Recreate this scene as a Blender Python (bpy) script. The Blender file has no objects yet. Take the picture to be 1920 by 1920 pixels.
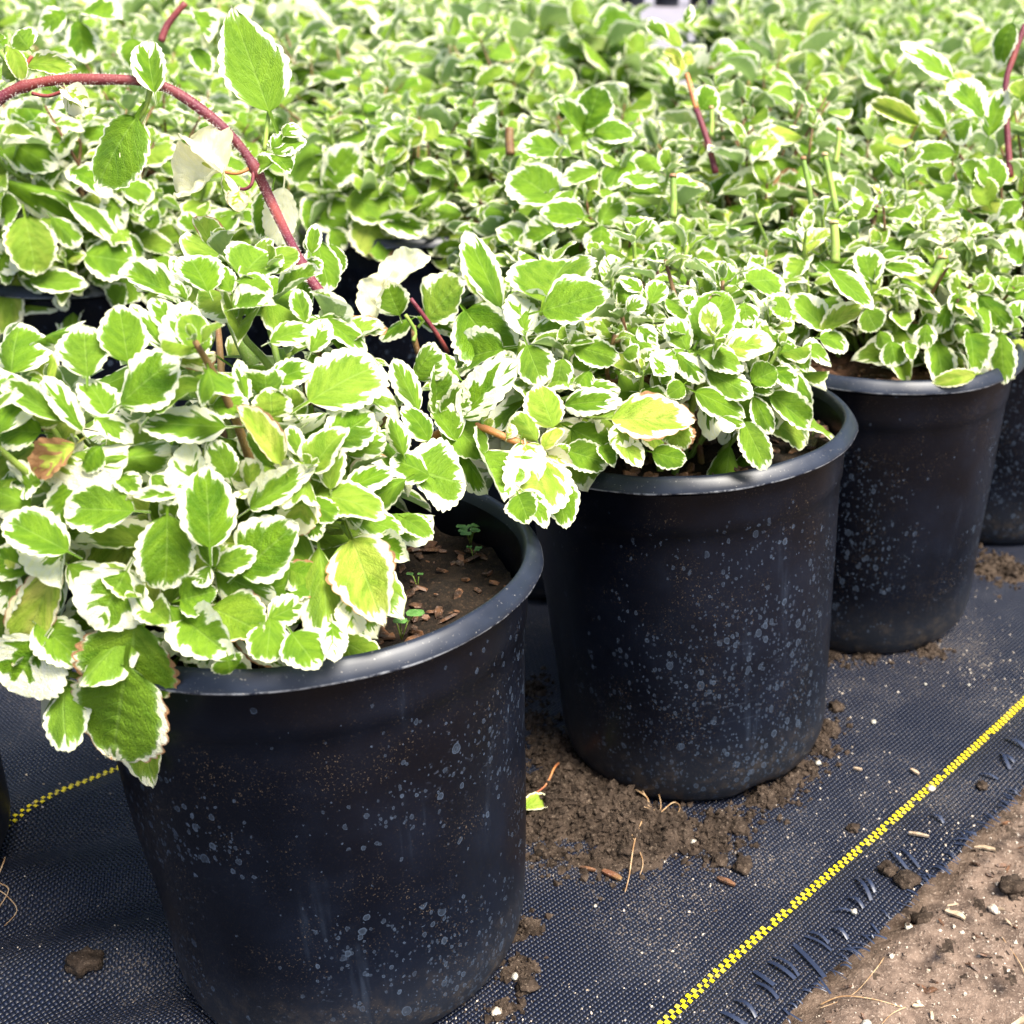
import bpy, bmesh, math, random
from mathutils import Vector, Matrix, noise as MN, Euler
import colorsys
sc = bpy.context.scene
R = math.radians
random.seed(7)
# ------------------------------------------------------------------ camera
F_PX = 2367.4; CXP = 960 + 440.6; PITCH = .42884; ROLL = .0323; CAM_H = .46755
cam_d = bpy.data.cameras.new('camera'); cam = bpy.data.objects.new('camera', cam_d)
sc.collection.objects.link(cam); sc.camera = cam
FW = Vector((0, math.cos(PITCH), -math.sin(PITCH))); R0 = Vector((1, 0, 0)); U0 = R0.cross(FW)
RT = R0*math.cos(ROLL) + U0*math.sin(ROLL); UP = -R0*math.sin(ROLL) + U0*math.cos(ROLL)
CAM = Vector((0, 0, CAM_H))
M = Matrix((RT, UP, -FW)).transposed().to_4x4(); M.translation = CAM
cam.matrix_world = M
cam_d.sensor_width = 36; cam_d.lens = F_PX/1920*36; cam_d.shift_x = -440.6/1920
cam_d.clip_start = .01; cam_d.clip_end = 400
cam_d.dof.use_dof = True; cam_d.dof.focus_distance = .58; cam_d.dof.aperture_fstop = 14
# ------------------------------------------------------------------ world, sun, exposure
SUN_EL, SUN_AZ = R(60), R(125)          # azimuth measured clockwise from +Y: right of the camera, a little behind it
w = bpy.data.worlds.new('World'); sc.world = w; w.use_nodes = True
nt = w.node_tree; nt.nodes.clear()
sky = nt.nodes.new('ShaderNodeTexSky'); sky.sky_type = 'NISHITA'; sky.sun_disc = False
sky.sun_elevation = SUN_EL; sky.sun_rotation = SUN_AZ; sky.dust_density = 3.0; sky.air_density = 1.0
bg = nt.nodes.new('ShaderNodeBackground'); bg.inputs[1].default_value = .115
wo = nt.nodes.new('ShaderNodeOutputWorld')
nt.links.new(sky.outputs[0], bg.inputs[0]); nt.links.new(bg.outputs[0], wo.inputs[0])
sd = bpy.data.lights.new('sun', 'SUN'); sd.energy = 4.6; sd.angle = R(28); sd.color = (1, .945, .84)
sun = bpy.data.objects.new('sun', sd); sc.collection.objects.link(sun)
sdir = Vector((math.sin(SUN_AZ)*math.cos(SUN_EL), math.cos(SUN_AZ)*math.cos(SUN_EL), math.sin(SUN_EL)))
sun.rotation_euler = sdir.to_track_quat('Z', 'Y').to_euler()
sc.view_settings.view_transform = 'Standard'; sc.view_settings.look = 'None'
sc.view_settings.exposure = 1.58; sc.view_settings.gamma = 1; sc.view_settings.use_curve_mapping = False
# ------------------------------------------------------------------ helpers
def ray(px, py):
    return FW + RT*((px-CXP)/F_PX) - UP*((py-960)/F_PX)
def at(px, py, depth): return CAM + ray(px, py)*depth
def on_ground(px, py, z=0.0):
    d = ray(px, py); t = (z-CAM.z)/d.z; return CAM + d*t
def project(P):
    d = P-CAM; z = d.dot(FW)
    return (CXP + F_PX*d.dot(RT)/z, 960 - F_PX*d.dot(UP)/z, z)
COL = sc.collection.objects
def tag(o, label=None, cat=None, group=None, kind=None):
    if label: o['label'] = label
    if cat: o['category'] = cat
    if group: o['group'] = group
    if kind: o['kind'] = kind
    return o
def empty(name, loc=(0, 0, 0)):
    o = bpy.data.objects.new(name, None); o.location = loc; o.empty_display_size = .02; COL.link(o); return o
def link(name, mesh, parent=None):
    o = bpy.data.objects.new(name, mesh); COL.link(o)
    if parent: o.parent = parent
    return o
def mesh_of(name, V, Fc, mat=None, smooth=True):
    me = bpy.data.meshes.new(name); me.from_pydata(V, [], Fc)
    if smooth: me.polygons.foreach_set('use_smooth', [True]*len(Fc))
    if mat: me.materials.append(mat)
    me.update(); return me
def tube(pts, rads, n=8, cap=True):
    V = []; Fc = []; up = Vector((0.3, .2, 1))
    for i, p in enumerate(pts):
        a = pts[max(i-1, 0)]; b = pts[min(i+1, len(pts)-1)]
        t = (b-a).normalized(); x = t.cross(up)
        if x.length < 1e-3: x = t.cross(Vector((1, 0, 0)))
        x.normalize(); y = t.cross(x)
        for k in range(n):
            an = 2*math.pi*k/n; V.append(p + (x*math.cos(an)+y*math.sin(an))*rads[i])
    for i in range(len(pts)-1):
        for k in range(n):
            a = i*n+k; b = i*n+(k+1) % n; Fc.append((a, b, b+n, a+n))
    if cap:
        Fc.append(tuple(range(n-1, -1, -1))); Fc.append(tuple((len(pts)-1)*n+k for k in range(n)))
    return V, Fc
def smooth_path(pts, k=5):
    out = []
    for i in range(len(pts)-1):
        p0 = pts[max(i-1, 0)]; p1 = pts[i]; p2 = pts[i+1]; p3 = pts[min(i+2, len(pts)-1)]
        for j in range(k):
            t = j/k
            out.append(.5*((2*p1)+(p2-p0)*t+(2*p0-5*p1+4*p2-p3)*t*t+(3*p1-p0-3*p2+p3)*t**3))
    out.append(pts[-1]); return out
def nz(p, s=1.0, o=0.0): return MN.noise(Vector((p[0]*s+o, p[1]*s-o*.7, (p[2] if len(p) > 2 else 0)*s+o*.3)))
def fb(p, s=1.0, o=0.0, n=4):
    v = 0; a = 1
    for i in range(n): v += a*nz(p, s*2**i, o+i*13.1); a *= .5
    return v
# ------------------------------------------------------------------ node helper
class NT:
    def __init__(s, name):
        s.m = bpy.data.materials.new(name); s.m.use_nodes = True; s.t = s.m.node_tree; s.t.nodes.clear()
        s.out = s.n('ShaderNodeOutputMaterial')
    def n(s, typ, **kw):
        nd = s.t.nodes.new(typ)
        for k, v in kw.items(): setattr(nd, k, v)
        return nd
    def set(s, sock, v):
        if hasattr(v, 'is_output'): s.t.links.new(v, sock)
        elif v is not None:
            if isinstance(v, tuple) and len(v) == 3 and sock.type == 'RGBA': v = v+(1,)
            sock.default_value = v
    def math(s, op, a, b=None, c=None, clamp=False):
        nd = s.n('ShaderNodeMath', operation=op); nd.use_clamp = clamp
        for i, v in enumerate((a, b, c)):
            if v is not None: s.set(nd.inputs[i], v)
        return nd.outputs[0]
    def mix(s, f, a, b):
        nd = s.n('ShaderNodeMix', data_type='RGBA'); s.set(nd.inputs[0], f); s.set(nd.inputs[6], a); s.set(nd.inputs[7], b)
        return nd.outputs[2]
    def step(s, x, a, b):
        nd = s.n('ShaderNodeMapRange', interpolation_type='SMOOTHSTEP'); s.set(nd.inputs[0], x); s.set(nd.inputs[1], a); s.set(nd.inputs[2], b)
        return nd.outputs[0]
    def noise(s, vec, scale, detail=2, rough=.5, w=None, out=0):
        nd = s.n('ShaderNodeTexNoise', noise_dimensions='4D' if w is not None else '3D')
        s.set(nd.inputs['Vector'], vec); s.set(nd.inputs['Scale'], scale); nd.inputs['Detail'].default_value = detail
        nd.inputs['Roughness'].default_value = rough
        if w is not None: s.set(nd.inputs['W'], w)
        return nd.outputs[out]
    def vor(s, vec, scale, feature='F1', rnd=1.0):
        nd = s.n('ShaderNodeTexVoronoi', feature=feature); s.set(nd.inputs['Vector'], vec); s.set(nd.inputs['Scale'], scale)
        nd.inputs['Randomness'].default_value = rnd; return nd
    def comb(s, x, y, z):
        nd = s.n('ShaderNodeCombineXYZ'); [s.set(nd.inputs[i], v) for i, v in enumerate((x, y, z))]; return nd.outputs[0]
    def sep(s, v):
        nd = s.n('ShaderNodeSeparateXYZ'); s.set(nd.inputs[0], v); return nd.outputs
    def bsdf(s, col, rough=.5, spec=.5, bump=None, bs=.3, bd=.001, trans=None):
        b = s.n('ShaderNodeBsdfPrincipled'); s.set(b.inputs['Base Color'], col); s.set(b.inputs['Roughness'], rough)
        s.set(b.inputs['Specular IOR Level'], spec)
        if bump is not None:
            bn = s.n('ShaderNodeBump'); bn.inputs['Strength'].default_value = bs; bn.inputs['Distance'].default_value = bd
            s.set(bn.inputs['Height'], bump); s.t.links.new(bn.outputs[0], b.inputs['Normal'])
        o = b.outputs[0]
        if trans is not None:
            tr = s.n('ShaderNodeBsdfTranslucent'); s.set(tr.inputs[0], col)
            mx = s.n('ShaderNodeMixShader'); mx.inputs[0].default_value = trans
            s.t.links.new(o, mx.inputs[1]); s.t.links.new(tr.outputs[0], mx.inputs[2]); o = mx.outputs[0]
        s.t.links.new(o, s.out.inputs[0]); return s.m
# ------------------------------------------------------------------ leaf material
def leaf_material(name, mass):
    t = NT(name)
    uv = t.sep(t.n('ShaderNodeUVMap', uv_map='UVMap').outputs[0])
    if mass:
        a = t.n('ShaderNodeAttribute', attribute_name='lc'); colr = a.outputs['Color']; seed = t.math('MULTIPLY', a.outputs['Alpha'], 91.0)
    else:
        a = t.n('ShaderNodeObjectInfo'); colr = a.outputs['Color']; seed = t.math('MULTIPLY', a.outputs['Random'], 91.0)
    sc_ = t.n('ShaderNodeSeparateColor'); t.set(sc_.inputs[0], colr); W, Yl, Bw = sc_.outputs[0], sc_.outputs[1], sc_.outputs[2]
    v = t.math('MULTIPLY_ADD', uv[0], 2.0, -1.0); s = t.math('ABSOLUTE', v); u = uv[1]
    # coordinates that run along the side veins
    q = t.math('MULTIPLY_ADD', s, -.42, u)
    vc = t.comb(t.math('MULTIPLY', q, 2.2), t.math('MULTIPLY', v, .55), 0.0)
    n1 = t.noise(vc, 2.6, 1, .5, w=seed)
    n2 = t.noise(vc, 8.0, 2, .6, w=t.math('ADD', seed, 7.0))
    tipd = t.math('MULTIPLY', t.math('SUBTRACT', 1.0, u), 1.7)
    d = t.math('MINIMUM', t.math('SUBTRACT', 1.0, s), tipd)
    d = t.math('MAXIMUM', d, t.math('MULTIPLY', t.math('SUBTRACT', .16, u), 2.0))
    sgn = t.math('MULTIPLY', t.math('GREATER_THAN', v, 0.0), 31.0)
    wn = t.n('ShaderNodeTexWhiteNoise', noise_dimensions='2D'); t.set(wn.inputs['Vector'], t.comb(t.math('ADD', t.math('FLOOR', t.math('MULTIPLY', q, 7.0)), sgn), seed, 0.0)); cell = wn.outputs['Value']
    thr = t.math('MULTIPLY', W, t.math('MULTIPLY_ADD', n1, 2.4, -.70))
    thr = t.math('ADD', thr, t.math('MULTIPLY', W, t.math('MULTIPLY', t.math('POWER', cell, 2.0), .55)))
    thr = t.math('ADD', thr, t.math('MULTIPLY_ADD', n2, .30, -.10))
    df = t.math('SUBTRACT', d, thr)
    green = t.step(df, -.01, .018); inner = t.step(df, .03, .12)
    # green tones
    big = t.noise(vc, 1.6, 2, .5, w=t.math('ADD', seed, 3.0))
    g = t.mix(t.step(big, .3, .7), (.056, .145, .005), (.145, .27, .010))
    g = t.mix(t.math('MULTIPLY', t.math('FRACT', t.math('MULTIPLY', seed, 3.7)), .55), g, (.20, .335, .03))
    g = t.mix(inner, t.mix(.4, g, (.32, .46, .16)), g)
    yg = t.mix(t.step(big, .35, .65), (.36, .5, .05), (.58, .58, .12))
    g = t.mix(Yl, g, yg)
    g = t.mix(t.math('MULTIPLY', t.step(t.noise(vc, 4.5, 3, .7, w=t.math('ADD', seed, 11.0)), .45, .7), .45), g, (.035, .11, .005))
    # veins
    mid = t.step(s, .05, .015)
    sv = t.math('ABSOLUTE', t.math('SUBTRACT', t.math('FRACT', t.math('MULTIPLY', q, 7.0)), .5))
    side = t.math('MULTIPLY', t.step(sv, .07, .01), t.step(s, .95, .5))
    vein = t.math('MAXIMUM', mid, t.math('MULTIPLY', side, .55))
    g = t.mix(t.math('MULTIPLY', vein, .26), g, (.3, .44, .10))
    wh = t.mix(t.step(n2, .3, .7), (.80, .81, .68), (.80, .80, .50))
    wh = t.mix(t.math('MULTIPLY', Yl, .75), wh, (.85, .76, .45))
    wh = t.mix(t.math('MULTIPLY', vein, .25), wh, (.7, .72, .4))
    col = t.mix(green, wh, g)
    # brown scorched margin
    bn = t.math('SUBTRACT', t.math('MULTIPLY', Bw, t.math('MULTIPLY_ADD', n1, .8, -.22)), t.math('MULTIPLY', d, .8))
    brn = t.mix(t.noise(vc, 14, 2, .5, w=seed), (.20, .07, .03), (.55, .32, .16))
    col = t.mix(t.step(bn, .0, .05), col, brn)
    # underside paler
    bf = t.n('ShaderNodeNewGeometry').outputs['Backfacing']
    col = t.mix(t.math('MULTIPLY', bf, .45), col, t.mix(green, (.75, .78, .6), (.3, .4, .2)))
    vb = t.comb(t.math('MULTIPLY', q, 7.0), t.math('MULTIPLY', v, 5.0), 0.0)
    ve = t.vor(vb, 4.0, 'DISTANCE_TO_EDGE').outputs['Distance']
    col = t.mix(t.math('MULTIPLY', t.step(ve, .08, .0), .07), col, (.34, .46, .12))
    h = t.math('ADD', t.math('SUBTRACT', t.step(ve, 0.0, .25), t.math('MULTIPLY', vein, 1.8)), t.math('MULTIPLY', t.noise(vb, 3.0, 3, .6, w=seed), 1.4))
    return t.bsdf(col, .5, .12, bump=h, bs=.5, bd=.0007, trans=.36)
LEAF = leaf_material('leaf_blade', False); LEAFM = leaf_material('leaf_blade_mass', True)
def stem_mat(name, c1, c2, sc_=60):
    t = NT(name); tc = t.n('ShaderNodeTexCoord').outputs['Object']
    n = t.noise(tc, sc_, 3, .6); f = t.noise(tc, 1900, 2, .6)
    col = t.mix(t.step(n, .35, .65), c1, c2)
    col = t.mix(t.math('MULTIPLY', t.step(f, .58, .7), .3), col, (.6, .45, .4))
    return t.bsdf(col, .55, .3, bump=f, bs=.3, bd=.0003)
STEM_G = stem_mat('green_stem', (.11, .19, .025), (.22, .30, .05))
STEM_R = stem_mat('red_stem', (.095, .011, .024), (.18, .035, .030), 35)
STEM_O = stem_mat('orange_stem', (.4, .16, .05), (.25, .05, .03))
STEM_B = stem_mat('brown_stem', (.17, .11, .035), (.10, .04, .02))
CUT = stem_mat('cut_end', (.25, .13, .06), (.4, .3, .15))
# ------------------------------------------------------------------ leaf shapes
def leaf_mesh(name, nu, nv, teeth, seed, fold=.12, droop=.25, cup=.0, wave=.03, belly=.45, twist=0, crumple=0, pet=.22, mat=LEAF, tp=(2.0, .66)):
    rs = random.Random(seed); V = []; Fc = []; UVs = []
    ph = rs.uniform(0, 6)
    rows = []
    def prof(u):
        # rounded ovate outline, widest at belly
        if u < belly: return math.sin(.5*math.pi*(u/belly)**.85)**.62 if u > 0 else 0
        x = (u-belly)/(1-belly); return max(0, 1-x**tp[0])**tp[1]
    pr = 2 if pet else 0
    for i in range(pr): rows.append((-pet+pet*i/pr, .045, None))
    for i in range(nu+1):
        u = i/nu; uu = .5-.5*math.cos(math.pi*(u*.93+.035)); uu = .6*u+.4*uu
        uu = max(0, min(1, uu)); rows.append((uu, None, u))
    asym = rs.uniform(-.08, .08)
    for (y, fixed, u) in rows:
        for j in range(nv+1):
            v = 2*j/nv-1; s = abs(v)
            yy = y; z = 0
            if fixed is not None: x = v*fixed*.5; z = s*.03
            else:
                wd = max(prof(y), .05 if y < .1 else 0.0)*.5
                x = v*wd*(1+asym*v)
                # rounded scallops on the margin
                if teeth and s > .6 and y > .12:
                    k = (s-.6)/.4; a = abs(math.sin(math.pi*(teeth*y+ph)))**.6
                    cut = (1-a)*.08*k*(1+.3*math.sin(y*31+ph))
                    x *= 1-cut*1.5; yy = y - cut*.3 if y > .8 else y
                yy += .05*s*s*wd*2*(1 if y < .8 else (1-y)*5)*(.7) - (0.02 if y > .97 and s > .3 else 0)*s
                z = fold*s*wd*2 + wave*math.sin(y*9+ph*2+v*1.3)*s*s + cup*s*s*wd*2
                z += .017*math.sin(2*math.pi*(6.5*(y-.3*s)))*min(1, s*3)*(1-s*.5)
                if crumple: z += crumple*MN.noise(Vector((x*4+seed, y*4, 0))); x += crumple*.5*MN.noise(Vector((x*3, y*5+seed, 3)))
            z -= droop*max(0, yy)**2
            if twist: a = twist*y; x, z = x*math.cos(a)-z*math.sin(a), x*math.sin(a)+z*math.cos(a)
            V.append((x, yy, z)); UVs.append((v*.5+.5, max(0, y)))
    n = nv+1
    for i in range(len(rows)-1):
        for j in range(nv):
            a = i*n+j; Fc.append((a, a+1, a+1+n, a+n))
    me = mesh_of(name, V, Fc, mat)
    uvl = me.uv_layers.new(name='UVMap')
    for lp in me.loops: uvl.data[lp.index].uv = UVs[lp.vertex_index]
    return me
HI = []
for k in range(14):
    rs = random.Random(100+k)
    HI.append(leaf_mesh('leaf_blade', 44, 8, 6.6+rs.uniform(-1, 1.5), k, fold=rs.choice((.05, .16, .3, -.18)), droop=rs.uniform(.05, .5), cup=rs.uniform(-.28, .22), wave=rs.uniform(.015, .05), tp=(rs.uniform(1.7, 2.3), rs.uniform(.6, .75)), belly=rs.uniform(.36, .52), twist=rs.uniform(-.25, .25)))
FLAT = [leaf_mesh('leaf_blade', 46, 8, 6.5+k*.6, 50+k, fold=(.07, .15, -.08, .1, .03)[k], droop=(.08, .2, .12, .3, .02)[k], wave=.03, belly=.38+.03*k, twist=(0, .2, -.15, .1, -.3)[k], tp=((1.75, .72), (2.1, .62), (1.8, .7), (2.2, .6), (1.65, .75))[k]) for k in range(5)]
CURL = [leaf_mesh('leaf_blade', 40, 10, 7, 70+k, fold=-.2, droop=.5, cup=-.5+.9*(k % 2), wave=.06, twist=.5*(k-1), crumple=.05) for k in range(3)]
CRUMP = [leaf_mesh('leaf_blade', 36, 12, 6, 80+k, fold=.2, droop=.4, cup=.3, wave=.1, crumple=.15, belly=.55) for k in range(3)]
MED = [leaf_mesh('leaf_blade', 22, 4, 5.5+k*.4, 200+k, fold=random.choice((.1, .2, .4, -.2)), droop=random.uniform(.1, .6), cup=random.uniform(-.35, .3), wave=.06, belly=random.uniform(.36, .54), twist=random.uniform(-.4, .4)) for k in range(10)]
LO = [leaf_mesh('leaf_blade', 9, 2, 0, 300+k, fold=.25, droop=.2, belly=.5, mat=LEAFM) for k in range(4)]
LODATA = []
for me in LO:
    me.calc_loop_triangles()
    LODATA.append(([v.co.copy() for v in me.vertices], [tuple(p.vertices) for p in me.polygons], [tuple(d.uv) for d in me.uv_layers[0].data]))
def frame(base, d, normal, length, width):
    y = d.normalized(); z = (normal - y*normal.dot(y))
    if z.length < 1e-4: z = y.orthogonal()
    z.normalize(); x = y.cross(z)
    m = Matrix((x*width, y*length, z*(.5*(width+length)))).transposed().to_4x4(); m.translation = base
    return m
STEMP = []
for k in range(4):
    rs = random.Random(k); p = [Vector((.05*math.sin(i*.5+k)*(i/8), i/8, .05*math.cos(i*.7+k)*(i/8)*(1-i/8)*3)) for i in range(9)]
    V, Fc = tube(p, [1.0]*9, 6)
    STEMP.append((p, None))
def build_mass(name, items, parent):
    V = []; Fc = []; UV = []; C = []
    for (m, col, k) in items:
        vs, fs, uv = LODATA[k % 4]; o = len(V)
        V += [m @ v for v in vs]; Fc += [tuple(i+o for i in f) for f in fs]; UV += uv; C += [col]*len(vs)
    me = mesh_of(name, V, Fc, LEAFM); ul = me.uv_layers.new(name='UVMap')
    ul.data.foreach_set('uv', [c for q in UV for c in q])
    ca = me.color_attributes.new('lc', 'FLOAT_COLOR', 'POINT'); ca.data.foreach_set('color', [c for q in C for c in q])
    o = link(name, me, parent); tag(o, kind='stuff'); return o
# ------------------------------------------------------------------ pots
POT_H = .217
def pot_mat():
    t = NT('black_plastic'); tc = t.n('ShaderNodeTexCoord').outputs['Object']
    oi = t.n('ShaderNodeObjectInfo'); rnd = oi.outputs['Random']
    mp = t.n('ShaderNodeVectorMath', operation='ADD'); t.set(mp.inputs[0], tc); t.set(mp.inputs[1], t.comb(t.math('MULTIPLY', rnd, 3.1), t.math('MULTIPLY', rnd, 1.7), rnd)); P = mp.outputs[0]
    z = t.sep(tc)[2]
    stretch = t.n('ShaderNodeMapping'); stretch.inputs['Scale'].default_value = (1, 1, .72); t.set(stretch.inputs[0], P)
    wob = t.n('ShaderNodeVectorMath', operation='MULTIPLY_ADD'); t.set(wob.inputs[0], t.noise(P, 300, 2, .5, out=1)); t.set(wob.inputs[1], (.0016,)*3); t.set(wob.inputs[2], stretch.outputs[0])
    ox = t.math('ABSOLUTE', t.sep(tc)[0]); pb_ = t.math('MULTIPLY_ADD', ox, 3.2, -.16); patch = t.math('MULTIPLY', t.step(t.math('ADD', t.noise(P, 15, 3, .6), pb_), .42, .66), t.step(z, .195, .15))
    spots = 0.0
    for sc_, thr in ((170, .30), (260, .34), (390, .36), (620, .38)):
        v = t.vor(wob.outputs[0], sc_); dd = v.outputs['Distance']
        rc = t.sep(v.outputs['Color'])
        rad = t.math('MULTIPLY', t.math('POWER', rc[0], 1.6), thr+.1)
        keep = t.math('LESS_THAN', rc[1], t.math('MULTIPLY_ADD', patch, .6, .02))
        e = t.math('SUBTRACT', rad, dd)
        disc = t.step(e, 0, .04); ring = t.math('MULTIPLY', disc, t.step(e, .12, .03))
        sp = t.math('MULTIPLY', keep, t.math('ADD', t.math('MULTIPLY', disc, .4), t.math('MULTIPLY', ring, .6)))
        spots = t.math('MAXIMUM', spots, sp)
    film = t.noise(P, 9, 4, .65); streak = t.n('ShaderNodeMapping'); streak.inputs['Scale'].default_value = (70, 70, 5); t.set(streak.inputs[0], P)
    st = t.math('MULTIPLY', t.step(t.noise(streak.outputs[0], 1.0, 4, .7), .55, .8), t.step(film, .45, .7))
    dust = t.step(t.noise(P, 1100, 2, .7), .62, .70); dn = t.step(t.noise(P, 26, 4, .7), .45, .7)
    low = t.step(z, .06, 0.0)
    base = t.mix(t.step(film, .35, .7), (.0009, .0014, .0036), (.0034, .0054, .0120))
    base = t.mix(t.math('MULTIPLY', st, .85), base, (.04, .055, .085))
    sc1 = t.n('ShaderNodeMapping'); sc1.inputs['Rotation'].default_value = (.3, .5, .2); sc1.inputs['Scale'].default_value = (420, 30, 420); t.set(sc1.inputs[0], P)
    scr = t.math('MULTIPLY', t.step(t.noise(sc1.outputs[0], 1.0, 3, .6), .60, .74), t.step(t.noise(P, 13, 2, .5, w=3.3), .52, .66))
    base = t.mix(t.math('MULTIPLY', scr, .5), base, (.045, .055, .08))
    base = t.mix(t.math('MULTIPLY', low, .4), base, (.03, .034, .042))
    base = t.mix(t.math('MULTIPLY', t.math('MULTIPLY', t.step(z, .055, 0.0), t.step(t.noise(P, 120, 4, .7), .45, .68)), .5), base, (.06, .046, .034))
    base = t.mix(t.math('MULTIPLY', spots, t.math('MULTIPLY_ADD', t.noise(P, 260, 2, .6), .9, .12)), base, (.062, .085, .125))
    base = t.mix(t.math('MULTIPLY', dust, t.math('MULTIPLY_ADD', dn, .4, .03)), base, (.26, .19, .12))
    rough = t.math('MULTIPLY_ADD', film, .35, .2)
    h = t.math('ADD', t.math('MULTIPLY', t.noise(P, 60, 3, .6), .6), t.math('MULTIPLY', spots, .15))
    return t.bsdf(base, rough, .2, bump=h, bs=.25, bd=.001)
def rim_mat():
    t = NT('black_plastic_rim'); tc = t.n('ShaderNodeTexCoord').outputs['Object']
    f = t.noise(tc, 700, 3, .7); g = t.noise(tc, 30, 3, .6)
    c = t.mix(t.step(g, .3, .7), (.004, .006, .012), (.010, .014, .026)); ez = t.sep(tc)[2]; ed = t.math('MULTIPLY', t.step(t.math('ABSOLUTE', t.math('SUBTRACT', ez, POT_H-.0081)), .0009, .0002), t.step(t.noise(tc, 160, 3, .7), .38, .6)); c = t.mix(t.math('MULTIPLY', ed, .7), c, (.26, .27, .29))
    c = t.mix(t.math('MULTIPLY', t.step(f, .64, .72), .5), c, (.3, .28, .25))
    return t.bsdf(c, t.math('MULTIPLY_ADD', g, .3, .25), .38, bump=g, bs=.2, bd=.001)
POTM = pot_mat(); RIMM = rim_mat()
def lathe(prof, n, wob=0.0, foot=False, seed=0):
    V = []; Fc = []
    for i, (r, z) in enumerate(prof):
        for k in range(n):
            a = 2*math.pi*k/n
            rr = r + wob*(math.sin(2*a+seed)*.6+math.sin(3*a+seed*2)*.4)*min(1, z/.2)
            rr += wob*.9*MN.noise(Vector((math.cos(a)*3+seed, math.sin(a)*3, z*22)))
            zz = z
            if foot and z < .012: zz = z + .0045*max(0, math.sin(4*a+1.0))**4*(1-z/.012)
            V.append((rr*math.cos(a), rr*math.sin(a), zz))
    for i in range(len(prof)-1):
        for k in range(n):
            a = i*n+k; b = i*n+(k+1) % n; Fc.append((a, b, b+n, a+n))
    return V, Fc
def make_body():
    H = POT_H
    p = [(0.001, .004), (.066, .004), (.070, .0), (.0745, .0012), (.0785, .006), (.0812, .013), (.0828, .022)]
    for i in range(1, 24):
        t = i/24; z = .022+(H-.060)*t; p.append((.0828+.0078*t, z))
    p += [(.0908, H-.036), (.0918, H-.0345), (.0922, H-.028), (.0931, H-.012)]
    V, Fc = lathe(p, 96, .0011, True, 1.3)
    V2, F2 = lathe([(.0908, H-.0068), (.0885, H-.02), (.0875, H-.06), (.0865, H-.075)], 96, .0011, False, 1.3)
    o = len(V); V += V2; Fc += [tuple(reversed([i+o for i in f])) for f in F2]
    return mesh_of('pot_body', V, Fc, POTM)
def make_rim():
    H = POT_H
    p = [(.0930, H-.0115), (.0962, H-.0100), (.0990, H-.0088), (.0999, H-.0085), (.1003, H-.0080), (.1002, H-.0074), (.0990, H-.0052), (.0974, H-.0030), (.0958, H-.0013), (.0943, H-.0006), (.0932, H-.0012), (.0920, H-.0034), (.0908, H-.0070)]
    V, Fc = lathe(p, 160, .0011, False, 1.3)
    V = [(x*(1+.0035*nz((x, y, 0), 60)*(1 if math.hypot(x, y) > .0985 else .2)), y*(1+.0035*nz((x, y, 0), 60)*(1 if math.hypot(x, y) > .0985 else .2)), z+.0005*nz((x, y, 0), 45, 2)) for x, y, z in V]
    return mesh_of('pot_rim', V, Fc, RIMM)
BODY = make_body(); RIM = make_rim()
def soil_mat(name, c1, c2, c3):
    t = NT(name); tc = t.n('ShaderNodeTexCoord').outputs['Object']
    a = t.noise(tc, 90, 5, .7); b = t.noise(tc, 600, 3, .7); c = t.vor(tc, 260)
    col = t.mix(t.step(a, .35, .65), c1, c2); col = t.mix(t.math('MULTIPLY', t.step(b, .55, .7), .8), col, c3)
    return t.bsdf(col, .9, .15, bump=t.math('ADD', a, t.math('MULTIPLY', b, .6)), bs=.9, bd=.002)
PEAT = soil_mat('peat_soil', (.005, .0035, .0025), (.017, .011, .007), (.045, .027, .016))
PEATR = soil_mat('reddish_peat', (.03, .016, .009), (.075, .036, .02), (.16, .08, .045))
LOAM = soil_mat('loam_crumbs', (.014, .009, .006), (.045, .031, .022), (.12, .09, .065))
SAND = soil_mat('sandy_ground', (.070, .048, .036), (.15, .106, .080), (.30, .235, .185))
BARK = stem_mat('bark_chip', (.018, .010, .006), (.12, .055, .025), 130)
WOODC = stem_mat('pale_wood_chip', (.22, .16, .10), (.38, .29, .20), 200)
def soil_disc(mat, seed, r=.0872):
    V = []; Fc = []; n = 46
    idx = {}
    for i in range(n+1):
        for j in range(n+1):
            x = (i/n*2-1); y = (j/n*2-1)
            # map square to disc
            xx = x*math.sqrt(1-y*y/2)*r; yy = y*math.sqrt(1-x*x/2)*r
            z = .006*fb((xx, yy, 0), 45, seed, 4)+.003*abs(nz((xx, yy, 0), 260, seed))
            idx[i, j] = len(V); V.append((xx, yy, z))
    for i in range(n):
        for j in range(n): Fc.append((idx[i, j], idx[i+1, j], idx[i+1, j+1], idx[i, j+1]))
    return mesh_of('potting_soil', V, Fc, mat)
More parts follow.
